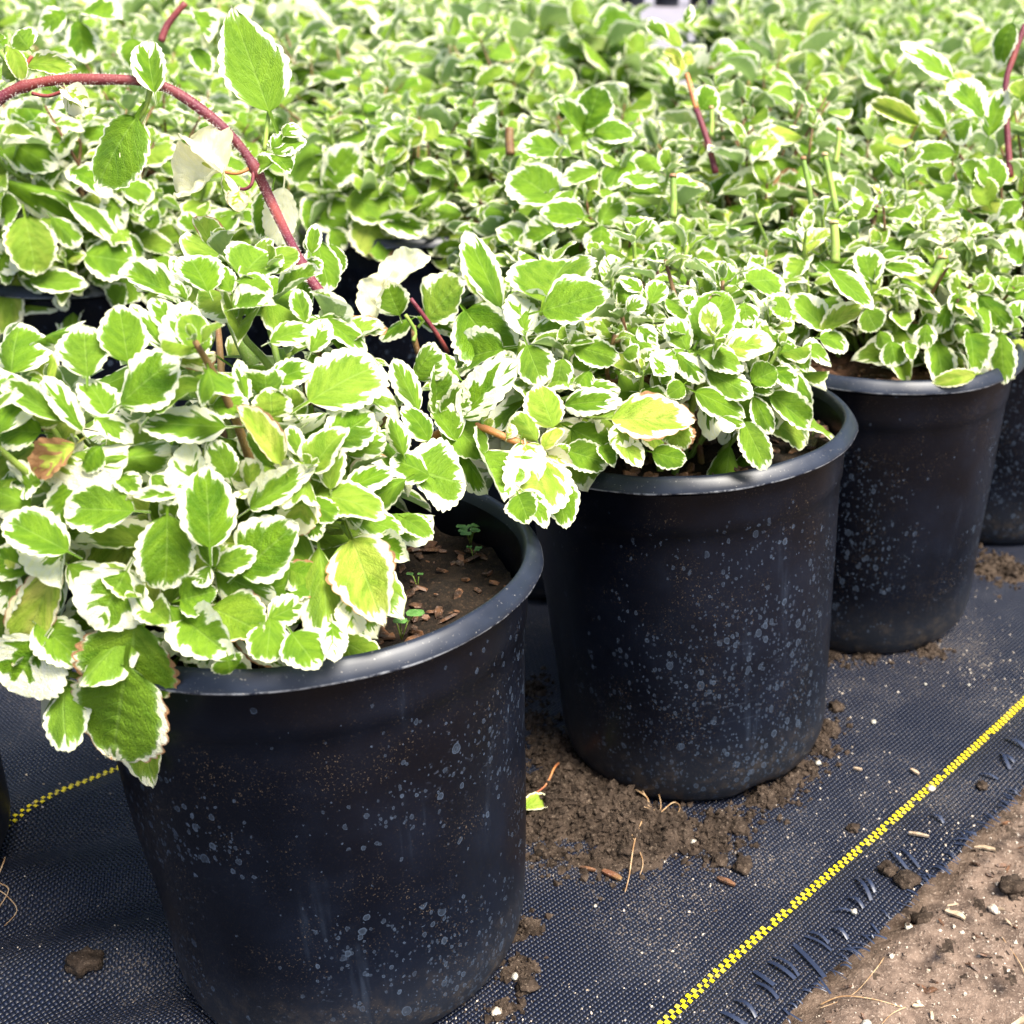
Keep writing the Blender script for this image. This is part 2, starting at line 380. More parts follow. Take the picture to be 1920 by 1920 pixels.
def chips_mesh(name, pts, rs, lo, hi, mat, flat=.25, thin=.35):
    V = []; Fc = []
    for p in pts:
        L = rs.uniform(lo, hi)*.5; W = L*rs.uniform(thin*.5, thin*1.6); T = L*flat*rs.uniform(.3, 1)
        m = Euler((rs.uniform(-.5, .5), rs.uniform(-.5, .5), rs.uniform(0, 6.3))).to_matrix()
        o = len(V)
        for a, b, c in ((-1, -.5, -1), (-.3, -1, -1), (1, -.3, -1), (.6, .9, -1), (-.7, .7, -1), (-.9, -.4, 1), (-.3, -.8, 1), (.8, -.3, 1), (.5, .7, 1), (-.6, .6, 1)):
            V.append(Vector(p) + m @ Vector((a*L*rs.uniform(.7, 1.1), b*W, c*T)))
        Fc += [(o+4, o+3, o+2, o+1, o), (o+5, o+6, o+7, o+8, o+9)]+[(o+k, o+(k+1) % 5, o+5+(k+1) % 5, o+5+k) for k in range(5)]
    return mesh_of(name, V, Fc, mat, False)
def make_pot(x, y, tilt, label, soil_z, mat, seed, chips=260, rotz=0):
    root = empty('nursery_pot', (x, y, 0)); root.rotation_euler = (Euler((tilt[0], tilt[1], 0)).to_matrix() @ Matrix.Rotation(rotz, 3, 'Z')).to_euler()
    tag(root, label, 'pot', 'black nursery pots')
    link('pot_body', BODY, root); link('pot_rim', RIM, root)
    s = link('potting_soil', soil_disc(mat, seed), root); s.location = (0, 0, soil_z); s['kind'] = 'stuff'
    if chips:
        rs = random.Random(seed); pts = []
        for _ in range(chips):
            a = rs.uniform(0, 6.28); r = .085*math.sqrt(rs.random()); px, py = r*math.cos(a), r*math.sin(a)
            pts.append((px, py, .006*fb((px, py, 0), 45, seed, 4)+.002))
        c = link('bark_litter', chips_mesh('bark_litter', pts, rs, .0015, .011, BARK, .18, .55), root); c.location = (0, 0, soil_z); c['kind'] = 'stuff'
    return root
A = (-.188, .490); B = (-.031, .680); C = (.088, .858); D = (.215, 1.045)
L_ = (-.473, .52); G = (-.144, .919); E = (-.534, 1.002); Fp = (-.328, 1.195)
def tl(tx, ty): return (-ty, tx)
make_pot(*A, tl(-.013, -.002), 'nearest black nursery pot, largest in the photo, splashed with pale water spots', .190, PEAT, 1, 300)
make_pot(B[0]+.003, B[1], tl(-.050, .010), 'black nursery pot in the middle of the front row, mud heaped at its foot', .197, PEAT, 2, 260, 2)
make_pot(*C, tl(.010, -.019), 'third black nursery pot from the front, filled with reddish bark soil', .205, PEATR, 3, 260, 4)
make_pot(*D, (0, 0), 'black nursery pot cut off by the right edge, behind the third pot', .20, PEAT, 4, 60, 1)
make_pot(*L_, (0, 0), 'black nursery pot of which only a sliver shows at the lower left edge', .20, PEAT, 5, 0, 5)
make_pot(*G, (0, 0), 'black nursery pot in the gap just behind the first two pots, mostly under leaves', .20, PEAT, 6, 0, 3)
make_pot(*E, (0, 0), 'black nursery pot at the left, under overhanging leaves above the nearest plant', .20, PEAT, 7, 0, 2.5)
make_pot(*Fp, (0, 0), 'black nursery pot in the dark gap right of the arching red stem', .20, PEAT, 8, 0, .5)
# ------------------------------------------------------------------ ground
def cloth_mat():
    t = NT('woven_ground_cloth'); tc = t.n('ShaderNodeTexCoord').outputs['Object']
    mp = t.n('ShaderNodeMapping'); mp.inputs['Rotation'].default_value = (0, 0, -math.atan2(.288, .222)); t.set(mp.inputs[0], tc)
    ww = t.n('ShaderNodeVectorMath', operation='MULTIPLY_ADD'); t.set(ww.inputs[0], t.noise(tc, 12, 2, .5, out=1)); t.set(ww.inputs[1], (.006, .006, 0)); t.set(ww.inputs[2], mp.outputs[0])
    c = t.sep(ww.outputs[0])
    X = t.math('MULTIPLY', c[0], 1/.0019); Y = t.math('MULTIPLY', c[1], 1/.0026)
    sx = t.math('SINE', t.math('MULTIPLY', X, math.pi)); sy = t.math('SINE', t.math('MULTIPLY', Y, math.pi))
    par = t.math('GREATER_THAN', t.math('MULTIPLY', sx, sy), 0.0)
    hx = t.math('POWER', t.math('ABSOLUTE', sx), .6); hy = t.math('POWER', t.math('ABSOLUTE', sy), .6)
    both = t.math('MULTIPLY', hx, hy)
    h = t.math('ADD', both, t.math('MULTIPLY', par, t.math('MULTIPLY', both, .8)))
    n = t.noise(tc, 14, 4, .6); f = t.noise(tc, 900, 2, .6); f2 = t.noise(tc, 350, 3, .7)
    col = t.mix(t.math('MULTIPLY', h, .55), (.0006, .001, .003), (.008, .0125, .031))  # gaps between tapes coloured darker by weave height, occlusion painted in
    col = t.mix(t.math('MULTIPLY', t.step(n, .4, .75), .25), col, (.035, .04, .055))
    big = t.noise(tc, 7, 4, .65)
    dirt = t.math('MULTIPLY', t.step(f, .57, .66), t.math('MULTIPLY_ADD', t.step(big, .42, .66), .6, .05))
    d2 = t.math('MULTIPLY', t.step(f2, .5, .62), t.step(big, .55, .72))
    col = t.mix(t.math('MULTIPLY', d2, .5), col, (.09, .065, .045))
    col = t.mix(dirt, col, (.24, .19, .14))
    return t.bsdf(col, .4, .32, bump=h, bs=.8, bd=.0008)
CLOTH = cloth_mat()
# soil ground sheet that reaches the horizon, relief close by
def grid_mesh(name, x0, x1, y0, y1, nx, ny, fz, mat, keep=None):
    V = []; Fc = []
    for i in range(nx+1):
        for j in range(ny+1):
            x = x0+(x1-x0)*i/nx; y = y0+(y1-y0)*j/ny; V.append(fz(x, y))
    for i in range(nx):
        for j in range(ny):
            if keep and not keep(x0+(x1-x0)*(i+.5)/nx, y0+(y1-y0)*(j+.5)/ny): continue
            a = i*(ny+1)+j; Fc.append((a, a+ny+1, a+ny+2, a+1))
    return mesh_of(name, V, Fc, mat)
def pathmat():
    t = NT('grey_path'); tc = t.n('ShaderNodeTexCoord').outputs['Object']; a = t.noise(tc, 6, 4, .7)
    return t.bsdf(t.mix(a, (.12, .115, .13), (.24, .22, .25)), .8, .3, bump=a)
gp = link('path', mesh_of('path', [(-8, 3.4, .008), (30, 3.4, .008), (30, 30, .008), (-8, 30, .008)], [(0, 1, 2, 3)], pathmat())); gp['kind'] = 'structure'
g = link('ground', grid_mesh('ground', -150, 150, -100, 300, 40, 50, lambda x, y: (x, y, -.03), SAND)); g['kind'] = 'structure'
E0 = Vector((.028, .442, 0)); EDIR = Vector((.146, .188, 0)).normalized(); EN = Vector((EDIR.y, -EDIR.x, 0))
Y0 = Vector((-.03, .44, 0)); YDIR = Vector((.222, .288, 0)).normalized()
def near_soil(x, y):
    p = Vector((x, y, 0)); d = (p-E0).dot(EN)
    return (x, y, -.008+.010*fb((x, y, 0), 9, 5)+.003*fb((x, y, 0), 60, 2, 3)+ .0012*abs(nz((x, y, 0), 300)) - .008*max(0, min(1, (.01-d)/.02)))
gs = link('bare_soil', grid_mesh('bare_soil', -.2, 1.0, -.1, 1.9, 400, 560, near_soil, SAND, keep=lambda x, y: -.06 < (Vector((x, y, 0))-E0).dot(EN) < .75)); gs['kind'] = 'structure'
def cloth_z(x, y):
    z = .002*nz((x, y, 0), 6, 3)
    # a fold that runs left of the nearest pot
    q = on_ground(150, 1760); d = Vector((x-q.x, y-q.y, 0)); t = d.dot(Vector((.35, -.94, 0)).normalized())
    f = max(0, min(1, (-.20-x)/.06))*max(0, 1-abs(y-q.y)*4)
    z += f*.006*(math.sin(t*95+.6))
    dd = (Vector((x, y, 0))-E0).dot(EN)
    z += .0035*max(0, min(1, 1+dd/.05))*(1+nz((x, y, 0), 25)) if dd > -.05 else 0
    return z
def cloth_pt(s, t):
    # s along the edge, t across (0 = edge, negative inwards)
    wob = .0035*fb((s, 0, 0), 18, 1, 4)+.0012*nz((s, 0, 0), 400)
    p = E0 + EDIR*s + EN*(t + wob*max(0, 1+t/.03))
    return p
V = []; Fc = []; NS, NT_ = 420, 0
ss = [-1.2+i*.004 for i in range(0, 620)]+[1.28+ (i*.08) for i in range(1, 150)]
ts = [-i*.004 for i in range(0, 16)]+[-.064-.012*i for i in range(0, 80)]+[-1.1-.25*i for i in range(0, 50)]
for s_ in ss:
    for t_ in ts:
        p = cloth_pt(s_, t_); V.append((p.x, p.y, cloth_z(p.x, p.y)))
n = len(ts)
for i in range(len(ss)-1):
    for j in range(n-1):
        a = i*n+j; Fc.append((a, a+n, a+n+1, a+1))
cloth = link('ground_cloth', mesh_of('ground_cloth', V, Fc, CLOTH)); cloth['kind'] = 'structure'
def ymat():
    t = NT('yellow_tape'); tc = t.n('ShaderNodeTexCoord').outputs['Object']
    c = t.mix(t.step(t.noise(tc, 300, 3, .7), .4, .75), (.78, .62, .006), (.50, .37, .012)); oi_ = t.n('ShaderNodeObjectInfo').outputs['Random']; c = t.mix(t.math('MULTIPLY', t.math('POWER', oi_, 3.0), .55), c, (.28, .2, .07))
    return t.bsdf(c, .4, .4)
YEL = ymat()
def stitch_mesh():
    V = []; Fc = []
    for i in range(5):
        for j in range(3):
            x = -.5+i/4; y = -.5+j/2; V.append((x, y, .25*math.cos(x*math.pi)+.03*math.cos(y*3)))
    for i in range(4):
        for j in range(2):
            a = i*3+j; Fc.append((a, a+3, a+4, a+1))
    for a, b in ((0, 3), (3, 6), (6, 9), (9, 12)): pass
    return mesh_of('yellow_stitch', V, Fc, YEL)
STM = stitch_mesh()
def stitches(P0, dirv, s0, s1, wig, step=.0042):
    nrm = Vector((-dirv.y, dirv.x, 0)); k = 0; s = s0; cnt = 0
    while s < s1:
        for row in (0, 1):
            if random.random() < .025: continue
            ss_ = s + (step*.5 if row else 0)
            p = P0 + dirv*ss_ + nrm*((row-.5)*.0027 + wig*math.sin(ss_*14+1)*.5+ wig*.35*nz((ss_, 0, 0), 9))
            o = link('yellow_stitch', STM, cloth)
            o.location = (p.x, p.y, cloth_z(p.x, p.y)+.0006)
            o.rotation_euler = (0, 0, math.atan2(dirv.y, dirv.x)+random.uniform(-.06, .06)); o.scale = (step*.52*random.uniform(.85, 1.1), .0026*random.uniform(.85, 1.1), .0022)
            cnt += 1
        s += step
    return cnt
stitches(Y0, YDIR, -.012, .40, .003)
q0 = on_ground(5, 1556); q1 = on_ground(225, 1437); d2 = (q1-q0); L2 = d2.length; d2.normalize()
stitches(q0, d2, -.06, L2+.02, .0015)
STRANDM = NT('blue_black_tape'); _t = STRANDM
STRANDM = _t.bsdf(_t.mix(_t.noise(_t.n('ShaderNodeTexCoord').outputs['Object'], 90, 2), (.008, .012, .026), (.02, .028, .055)), .35, .5)
rs = random.Random(3)
def strand(p, ang, L, W, lift):
    V = []; Fc = []; d = Vector((math.cos(ang), math.sin(ang), 0)); nn = Vector((-d.y, d.x, 0)); bend = rs.uniform(-.25, .25)
    for i in range(7):
        t = i/6; c = p + d*L*(t-.5) + nn*bend*L*(t-.5)**2
        z = cloth_z(c.x, c.y)+.0008+lift*math.sin(t*math.pi)
        for sg in (-1, 0, 1): q = c+nn*W*.5*sg; V.append((q.x, q.y, z+(.0002 if sg == 0 else 0)))
    for i in range(6):
        for j in range(2): a = i*3+j; Fc.append((a, a+3, a+4, a+1))
    return link('frayed_strand', mesh_of('frayed_strand', V, Fc, STRANDM), cloth)
for (px, py, tx, ty, wpx) in [(1488, 1778, 1545, 1848, 12), (1440, 1810, 1490, 1850, 11), (1452, 1800, 1500, 1842, 8), (1412, 1828, 1450, 1860, 12), (1420, 1850, 1460, 1885, 10), (1605, 1655, 1633, 1700, 9), (1618, 1655, 1640, 1685, 8), (1590, 1690, 1620, 1712, 9), (1666, 1602, 1700, 1640, 8), (1690, 1600, 1722, 1635, 8), (1745, 1535, 1770, 1553, 8), (1560, 1715, 1600, 1720, 6), (1520, 1752, 1555, 1775, 8), (1885, 1390, 1922, 1415, 10), (1875, 1420, 1890, 1452, 8), (1835, 1458, 1870, 1470, 7), (1880, 1425, 1900, 1440, 8), (1350, 1905, 1400, 1935, 12), (1380, 1880, 1420, 1915, 10), (1510, 1760, 1560, 1790, 7), (1560, 1745, 1590, 1768, 9)]:
    a = on_ground(px, py); b = on_ground(tx, ty); d = b-a; strand((a+b)/2, math.atan2(d.y, d.x), d.length, wpx*a.y*1.1/F_PX*.9, rs.uniform(.001, .003))
for k in range(260):
    s_ = rs.uniform(-.05, .55); p = E0+EDIR*s_+EN*(-rs.uniform(-.002, .004)); a = math.atan2(EN.y, EN.x)+rs.uniform(-.5, .5)
    o = strand(p, a, rs.uniform(.003, .012), rs.uniform(.0003, .0014), rs.uniform(0, .0015))
# ------------------------------------------------------------------ crumbs, clods, chips, roots on the cloth
def clod_mesh(name, r, seed, mat, rough=.5, sub=2):
    bm = bmesh.new(); bmesh.ops.create_icosphere(bm, subdivisions=sub, radius=1)
    for v in bm.verts:
        n_ = 1+rough*fb(v.co, 1.6, seed, 3); v.co = v.co*n_*r; v.co.z *= .7
    me = bpy.data.meshes.new(name); bm.to_mesh(me); bm.free(); me.materials.append(mat)
    if sub > 1: me.polygons.foreach_set('use_smooth', [True]*len(me.polygons))
    return me
def scatter_mesh(name, items, mat, rs):
    # items: (pos, r); tiny irregular stones, 12 triangles or so each
    V = []; Fc = []
    base = [(1, 0, 0), (-1, 0, 0), (0, 1, 0), (0, -1, 0), (0, 0, .8), (0, 0, -.8)]
    fs = [(0, 2, 4), (2, 1, 4), (1, 3, 4), (3, 0, 4), (2, 0, 5), (1, 2, 5), (3, 1, 5), (0, 3, 5)]
    for p, r in items:
        o = len(V); m = Euler((rs.random()*6, rs.random()*6, rs.random()*6)).to_matrix()
        for b in base: V.append(Vector(p)+m @ (Vector(b)*r*rs.uniform(.6, 1.2)))
        Fc += [tuple(i+o for i in f) for f in fs]
    o = link(name, mesh_of(name, V, Fc, mat, False)); o['kind'] = 'stuff'; return o
GRAIN = soil_mat('sand_grain', (.3, .24, .18), (.5, .43, .35), (.7, .64, .55))
WHITEG = soil_mat('perlite', (.26, .24, .2), (.38, .36, .31), (.5, .48, .43))
# mud heap as blobs in pixel coordinates -> ground
blobs = [(1040, 1400, .020, .006), (1030, 1480, .022, .008), (1000, 1350, .016, .004), (1010, 1560, .02, .006), (1090, 1530, .024, .010), (1170, 1540, .022, .014), (1180, 1590, .018, .009), (1230, 1560, .02, .009), (1290, 1570, .02, .006), (1130, 1600, .018, .005), (1360, 1545, .014, .005), (1340, 1590, .012, .004), (1440, 1500, .012, .006), (1500, 1450, .012, .008), (1535, 1400, .010, .007), (1550, 1370, .008, .006), (1470, 1480, .012, .006), (1040, 1600, .016, .003), (975, 1820, .007, .003), (945, 1890, .008, .003), (985, 1740, .006, .003), (1620, 1228, .012, .004), (1740, 1222, .010, .005), (1560, 1225, .01, .003), (1860, 1060, .02, .006), (1900, 1075, .02, .005), (1080, 1460, .02, .008), (1060, 1500, .016, .010), (1150, 1500, .014, .010), (1000, 1290, .014, .004), (1010, 1420, .014, .005)]
bl = [(on_ground(x, y), r, h) for x, y, r, h in [(x, y, r*.86, h*.6) for x, y, r, h in blobs]]
def mud(x, y):
    z = -.0022
    for p, r, h in bl:
        q = ((x-p.x)**2+(y-p.y)**2)/(r*r)
        if q < 4: z += h*math.exp(-q*1.1)
    k = min(1, max(0, (z+.0035)/.004)); z += (.0056*fb((x, y, 0), 62, 9, 5)+.0034*abs(nz((x, y, 0), 210, 2))+.0016*nz((x, y, 0), 520, 5))*k
    return (x, y, cloth_z(x, y)+z)
mu = link('mud_heap', grid_mesh('mud_heap', -.22, .34, .46, 1.12, 300, 350, mud, LOAM, keep=lambda x, y: mud(x, y)[2]-cloth_z(x, y) > -.001)); mu['kind'] = 'stuff'
rs = random.Random(11)
items = []
for _ in range(6000):
    p, r, h = rs.choice(bl); a = rs.uniform(0, 6.28); rr = r*abs(rs.gauss(0, .98))
    x, y = p.x+rr*math.cos(a), p.y+rr*math.sin(a); items.append(((x, y, max(mud(x, y)[2], cloth_z(x, y))+.0003), rs.choice((.0004, .0006, .0009, .0014, .0022, .0032))*rs.uniform(.7, 1.3)))
scatter_mesh('mud_crumbs', items, LOAM, rs)
items = []
for _ in range(9000):
    s_ = rs.uniform(-.3, .9); t_ = -abs(rs.gauss(.0, .10)); p = E0+EDIR*s_+EN*t_
    if rs.random() < .35: p = Vector((rs.uniform(-.45, .3), rs.uniform(.4, 1.1), 0))
    if nz((p.x, p.y, 0), 11, 4)+rs.uniform(-.35, .35) < 0: continue
    items.append(((p.x, p.y, cloth_z(p.x, p.y)+.0002), rs.choice((.00025, .0003, .0004, .0005, .0008))*rs.uniform(.7, 1.3)))
scatter_mesh('sand_grains', items, GRAIN, rs)
items = []
for _ in range(14000):
    s_ = rs.uniform(-.2, .8); t_ = rs.uniform(.0, .3); p = E0+EDIR*s_+EN*t_; items.append((Vector(near_soil(p.x, p.y))+Vector((0, 0, .0002)), rs.choice((.0004, .0006, .001, .0016))*rs.uniform(.6, 1.3)))
scatter_mesh('soil_crumbs', items[:9000], SAND, rs); scatter_mesh('soil_grit', items[9000:], GRAIN, rs)
chp = []
for _ in range(420):
    s_ = rs.uniform(-.1, .5); t_ = rs.uniform(.0, .25); p = E0+EDIR*s_+EN*t_; q = near_soil(p.x, p.y); chp.append((q[0], q[1], q[2]+.001))
for nm, pts, mt in (('wood_litter', chp[:90], WOODC), ('bark_litter', chp[90:], BARK)):
    o = link(nm, chips_mesh(nm, pts, rs, .002, .010, mt, .15, .25)); o['kind'] = 'stuff'
def sit(px, py, zf=cloth_z): p = on_ground(px, py); p.z = zf(p.x, p.y); return p
# clods one can point at
for i, (px, py, r, lab) in enumerate([(160, 1815, .0075, 'dark soil clod on the cloth at the lower left, beside the nearest pot'), (1385, 1555, .0052, 'brown soil clod on the cloth, front left of a pair near the middle pot'), (1348, 1556, .0042, 'small soil clod left of another, between the mud and the yellow line'), (1350, 1618, .0042, 'soil clod just below the pair of clods in front of the middle pot'), (1395, 1628, .0056, 'crumbly soil clod above a reddish bark scrap'), (990, 1852, .0048, 'flat brown soil clod at the bottom, right of the nearest pot'), (1568, 1328, .0050, 'small curled brown lump on the cloth right of the middle pot'), (1600, 1558, .0036, 'little soil clod just left of the yellow line'), (1700, 1665, .0062, 'soil clod lying across the frayed cloth edge'), (1665, 1642, .0050, 'small soil clod between the yellow line and the cloth edge'), (1735, 1690, .006, 'larger soil clod on the bare ground at the cloth edge'), (1900, 1650, .007, 'dark soil clod on the bare ground near the right edge'), (1180, 1600, .0075, 'root-bound soil clod at the front of the mud heap'), (1840, 1480, .0035, 'tiny soil clod on the cloth margin near the right edge')]):
    o = link('soil_clod', clod_mesh('soil_clod', r, i*3.3+1, LOAM, .6, 3)); p = sit(px, py)
    if i in (10, 11): p = Vector(near_soil(p.x, p.y))
    o.location = p+Vector((0, 0, r*.3)); tag(o, lab, 'soil clod', 'soil clods')
for i, (px, py, r, lab, mt) in enumerate([(1745, 1486, .0042, 'pale flat pebble touching the yellow line', GRAIN), (1638, 1357, .0028, 'white pebble on the cloth right of the middle pot', WHITEG), (1534, 1435, .0034, 'white pebble in the mud at the right foot of the middle pot', WHITEG), (1300, 1583, .0034, 'white pebble in the mud in front of the middle pot', WHITEG), (1238, 1583, .0032, 'orange pebble at the front of the mud', BARK), (1116, 1699, .0017, 'tiny white bead on the cloth below the mud', WHITEG), (1735, 1285, .0018, 'left one of two white specks on the cloth below the third pot', WHITEG), (1816, 1286, .0018, 'right one of two white specks on the cloth below the third pot', WHITEG), (1706, 1705, .0036, 'white stone on bare ground by the cloth edge', WHITEG), (1865, 1685, .005, 'pale stone on the bare ground at the right', GRAIN), (1010, 1605, .004, 'dark blue-grey pebble at the lower edge of the mud', PEAT), (966, 1835, .0035, 'pale stone in the dirt at the lower right of the nearest pot', WHITEG), (930, 1903, .004, 'cream stone under the lower right of the nearest pot', GRAIN), (1625, 1915, .005, 'white stone on bare ground at the bottom edge', WHITEG), (1600, 1720, .003, 'small white chip on the cloth margin near the frayed strands', WHITEG)]):
    o = link('pebble', clod_mesh('pebble', r*.58, i*5.1+40, mt, .6, 2)); p = sit(px, py)
    if 'bare' in lab: p = Vector(near_soil(p.x, p.y))
    o.location = p+Vector((0, 0, r*.45)); tag(o, lab, 'pebble', 'small stones')
def chip_thing(px, py, tx, ty, wpx, mat, lab, soil=False, name='wood_chip'):
    a = on_ground(px, py); b = on_ground(tx, ty); d = b-a; L = d.length; W = wpx*(a.y/F_PX)
    rs_ = random.Random(px); V = []; Fc = []; nn = Vector((-d.y, d.x, 0)).normalized()
    for i in range(6):
        t = i/5; c = a+d*t; wd = W*(.35+.65*math.sin(math.pi*min(1, max(0, t*.8+.1))))*rs_.uniform(.8, 1.1)
        z = (near_soil(c.x, c.y)[2] if soil else cloth_z(c.x, c.y))+.0012+.1*L*math.sin(t*3.1)*.3
        for sg, zz in ((-1, 0), (1, 0), (1, .0012), (-1, .0012)): q = c+nn*sg*wd*.5; V.append((q.x, q.y, z+zz))
    for i in range(5):
        for k in range(4): a_ = i*4+k; b_ = i*4+(k+1) % 4; Fc.append((a_, b_, b_+4, a_+4))
    Fc += [(3, 2, 1, 0), (20, 21, 22, 23)]
    o = link(name, mesh_of(name, V, Fc, mat, False)); tag(o, lab, name.replace('_', ' '), 'scattered chips and scraps'); return o
chip_thing(1345, 1650, 1378, 1664, 14, BARK, 'reddish bark scrap on the cloth below a soil clod', name='bark_scrap')
chip_thing(1087, 1630, 1117, 1636, 8, BARK, 'orange bark sliver on the cloth below the mud heap', name='bark_scrap')
chip_thing(1130, 1636, 1165, 1652, 16, STEM_B, 'dark curled leaf scrap beside the orange sliver', name='bark_scrap')
chip_thing(1830, 1564, 1872, 1574, 11, WOODC, 'pale wood chip on bare ground at the edge of the cloth', True)
chip_thing(1775, 1688, 1812, 1706, 16, WOODC, 'broad pale wood chip on the bare ground, right of the cloth', True)
chip_thing(1703, 1572, 1740, 1582, 8, WOODC, 'pale sliver on the cloth beside the yellow line')
chip_thing(1707, 1448, 1722, 1457, 9, WOODC, 'small yellow wood sliver above the yellow line')
chip_thing(1600, 1446, 1616, 1449, 5, WHITEG and WOODC, 'thin white sliver on the cloth right of the middle pot')
chip_thing(1475, 1916, 1510, 1908, 14, WOODC, 'wood chip on bare ground at the bottom edge', True)
chip_thing(1900, 1905, 1935, 1890, 16, WOODC, 'wood chip on bare ground in the lower right corner', True)
ROOTM = stem_mat('root_fibre', (.22, .12, .05), (.40, .28, .16), 200)
def root_thing(pts, rpx, lab, soil=False, lift=.001, mat=None):
    P = []
    for i, (x, y) in enumerate(pts):
        p = on_ground(x, y); p.z = (near_soil(p.x, p.y)[2] if soil else max(cloth_z(p.x, p.y), mud(p.x, p.y)[2]))+lift*(1+math.sin(i*2.1)); P.append(p)
    P = smooth_path(P, 5); r = rpx*.5*P[0].y/F_PX
    V, Fc = tube(P, [r*(1-.5*i/len(P)) for i in range(len(P))], 6)
    o = link('root', mesh_of('root', V, Fc, mat or ROOTM)); tag(o, lab, 'root', 'loose roots'); return o
root_thing([(1190, 1500), (1215, 1520), (1205, 1560), (1190, 1600), (1180, 1650), (1172, 1672)], 4, 'long pale root hanging from the mud heap onto the cloth', lift=.002)
root_thing([(1180, 1490), (1200, 1500), (1222, 1530), (1215, 1545)], 4, 'orange root looping at the top of the mud heap', lift=.004)
root_thing([(1195, 1488), (1230, 1505), (1238, 1528), (1208, 1552)], 3, 'orange root arching right above the mud heap', lift=.005)
root_thing([(1185, 1590), (1205, 1620), (1200, 1640)], 3, 'short pale forked root under the mud heap')
root_thing([(1240, 1545), (1262, 1520), (1275, 1515), (1272, 1535)], 3, 'small curled root in front of the middle pot', lift=.003)
root_thing([(1048, 1450), (1040, 1475), (1022, 1495), (985, 1508)], 6, 'pinkish dry stalk on the mud between the first two pots', lift=.003, mat=STEM_O)
root_thing([(1540, 1850), (1580, 1848), (1640, 1858), (1690, 1870)], 4, 'thin pale root on bare soil below the frayed edge', True)
root_thing([(1660, 1770), (1640, 1810), (1600, 1840), (1540, 1858)], 3, 'thin root curving from the bare soil to the cloth edge', True)
root_thing([(1700, 1870), (1670, 1890), (1640, 1920)], 3, 'short root running to the bottom edge on bare soil', True)
root_thing([(1880, 1740), (1915, 1790), (1925, 1810)], 3, 'root on bare soil at the right edge', True)
root_thing([(10, 1610), (15, 1640), (0, 1665), (20, 1682), (-8, 1715)], 4, 'curled pale root by the pot at the lower left edge', lift=.003)
root_thing([(-5, 1680), (15, 1690), (30, 1700), (5, 1725)], 3, 'second thin root by the pot at the lower left edge', lift=.002)
# ------------------------------------------------------------------ plants
class Plant:
    def __init__(s, pos, cen, Rr, Hh, label, group='variegated trailing plants'):
        s.root = empty('variegated_plant', (pos[0], pos[1], .2)); tag(s.root, label, 'plant', group)
        s.cen = Vector(cen); s.R = Rr; s.H = Hh; s.pos = pos; s.n = 0; s.heroes = []
        s.inv = Matrix.Translation((-pos[0], -pos[1], -.2))
    def depth(s, px, py):
        d = ray(px, py); S = Vector((1/s.R, 1/s.R, 1/s.H)); o = (CAM-s.cen)*S; dd = d*S
        a = dd.dot(dd); b = o.dot(dd); c = o.dot(o)-1; disc = b*b-a*c
        t0 = -b/a
        return t0 - (math.sqrt(disc)/a if disc > 0 else 0)
    def clear(s, px, py, z):
        # keep a leaf that hangs outside its pot in front of the pot wall
        for c in (s.pos, B) if s.pos is A else (s.pos,):
            d = ray(px, py); ox, oy = CAM.x-c[0], CAM.y-c[1]; a = d.x*d.x+d.y*d.y; b = ox*d.x+oy*d.y; k = b*b-a*(ox*ox+oy*oy-.104**2)
            if k > 0:
                t = (-b-math.sqrt(k))/a
                hz = (CAM+d*t).z
                if hz < .268: z = min(z, t-.004+max(0, hz-.228)*1.6)
        return z
    def leaf(s, m, col, mesh, label=None):
        o = link('leaf', mesh, s.root); o.matrix_local = s.inv @ m; o.color = col; s.n += 1
        if label: o['label'] = label
        return o
    def tubepart(s, name, pts, rads, mat, n=8):
        V, Fc = tube(pts, rads, n); iv = s.inv
        o = link(name, mesh_of(name, [iv @ v for v in V], Fc, mat), s.root); return o
def orient_leaf(pb, pt, wpx, zb, up=.35, out=None, lean=0):
    d = pt-pb; L = d.length
    view = (CAM-(pb+pt)/2).normalized()
    n_ = view*.62 + Vector((0, 0, 1))*up + (out*.35 if out else Vector())
    n_ += RT*random.uniform(-.42, .42)+Vector((0, 0, random.uniform(-.1, .1)))
    y = d.normalized(); nz_ = (n_-y*n_.dot(y)).normalized()
    c = max(.55, abs(nz_.dot(view))); W = wpx*zb/F_PX/c
    return frame(pb, d, n_, L, W)
TALL = [leaf_mesh('leaf_blade', 50, 10, 8, 95, fold=.12, droop=-.1, wave=.02, belly=.36, tp=(1.45, .9)), ]
SHAPES = {'t': TALL, 'n': HI, 'f': FLAT, 'c': CURL, 'x': CRUMP}
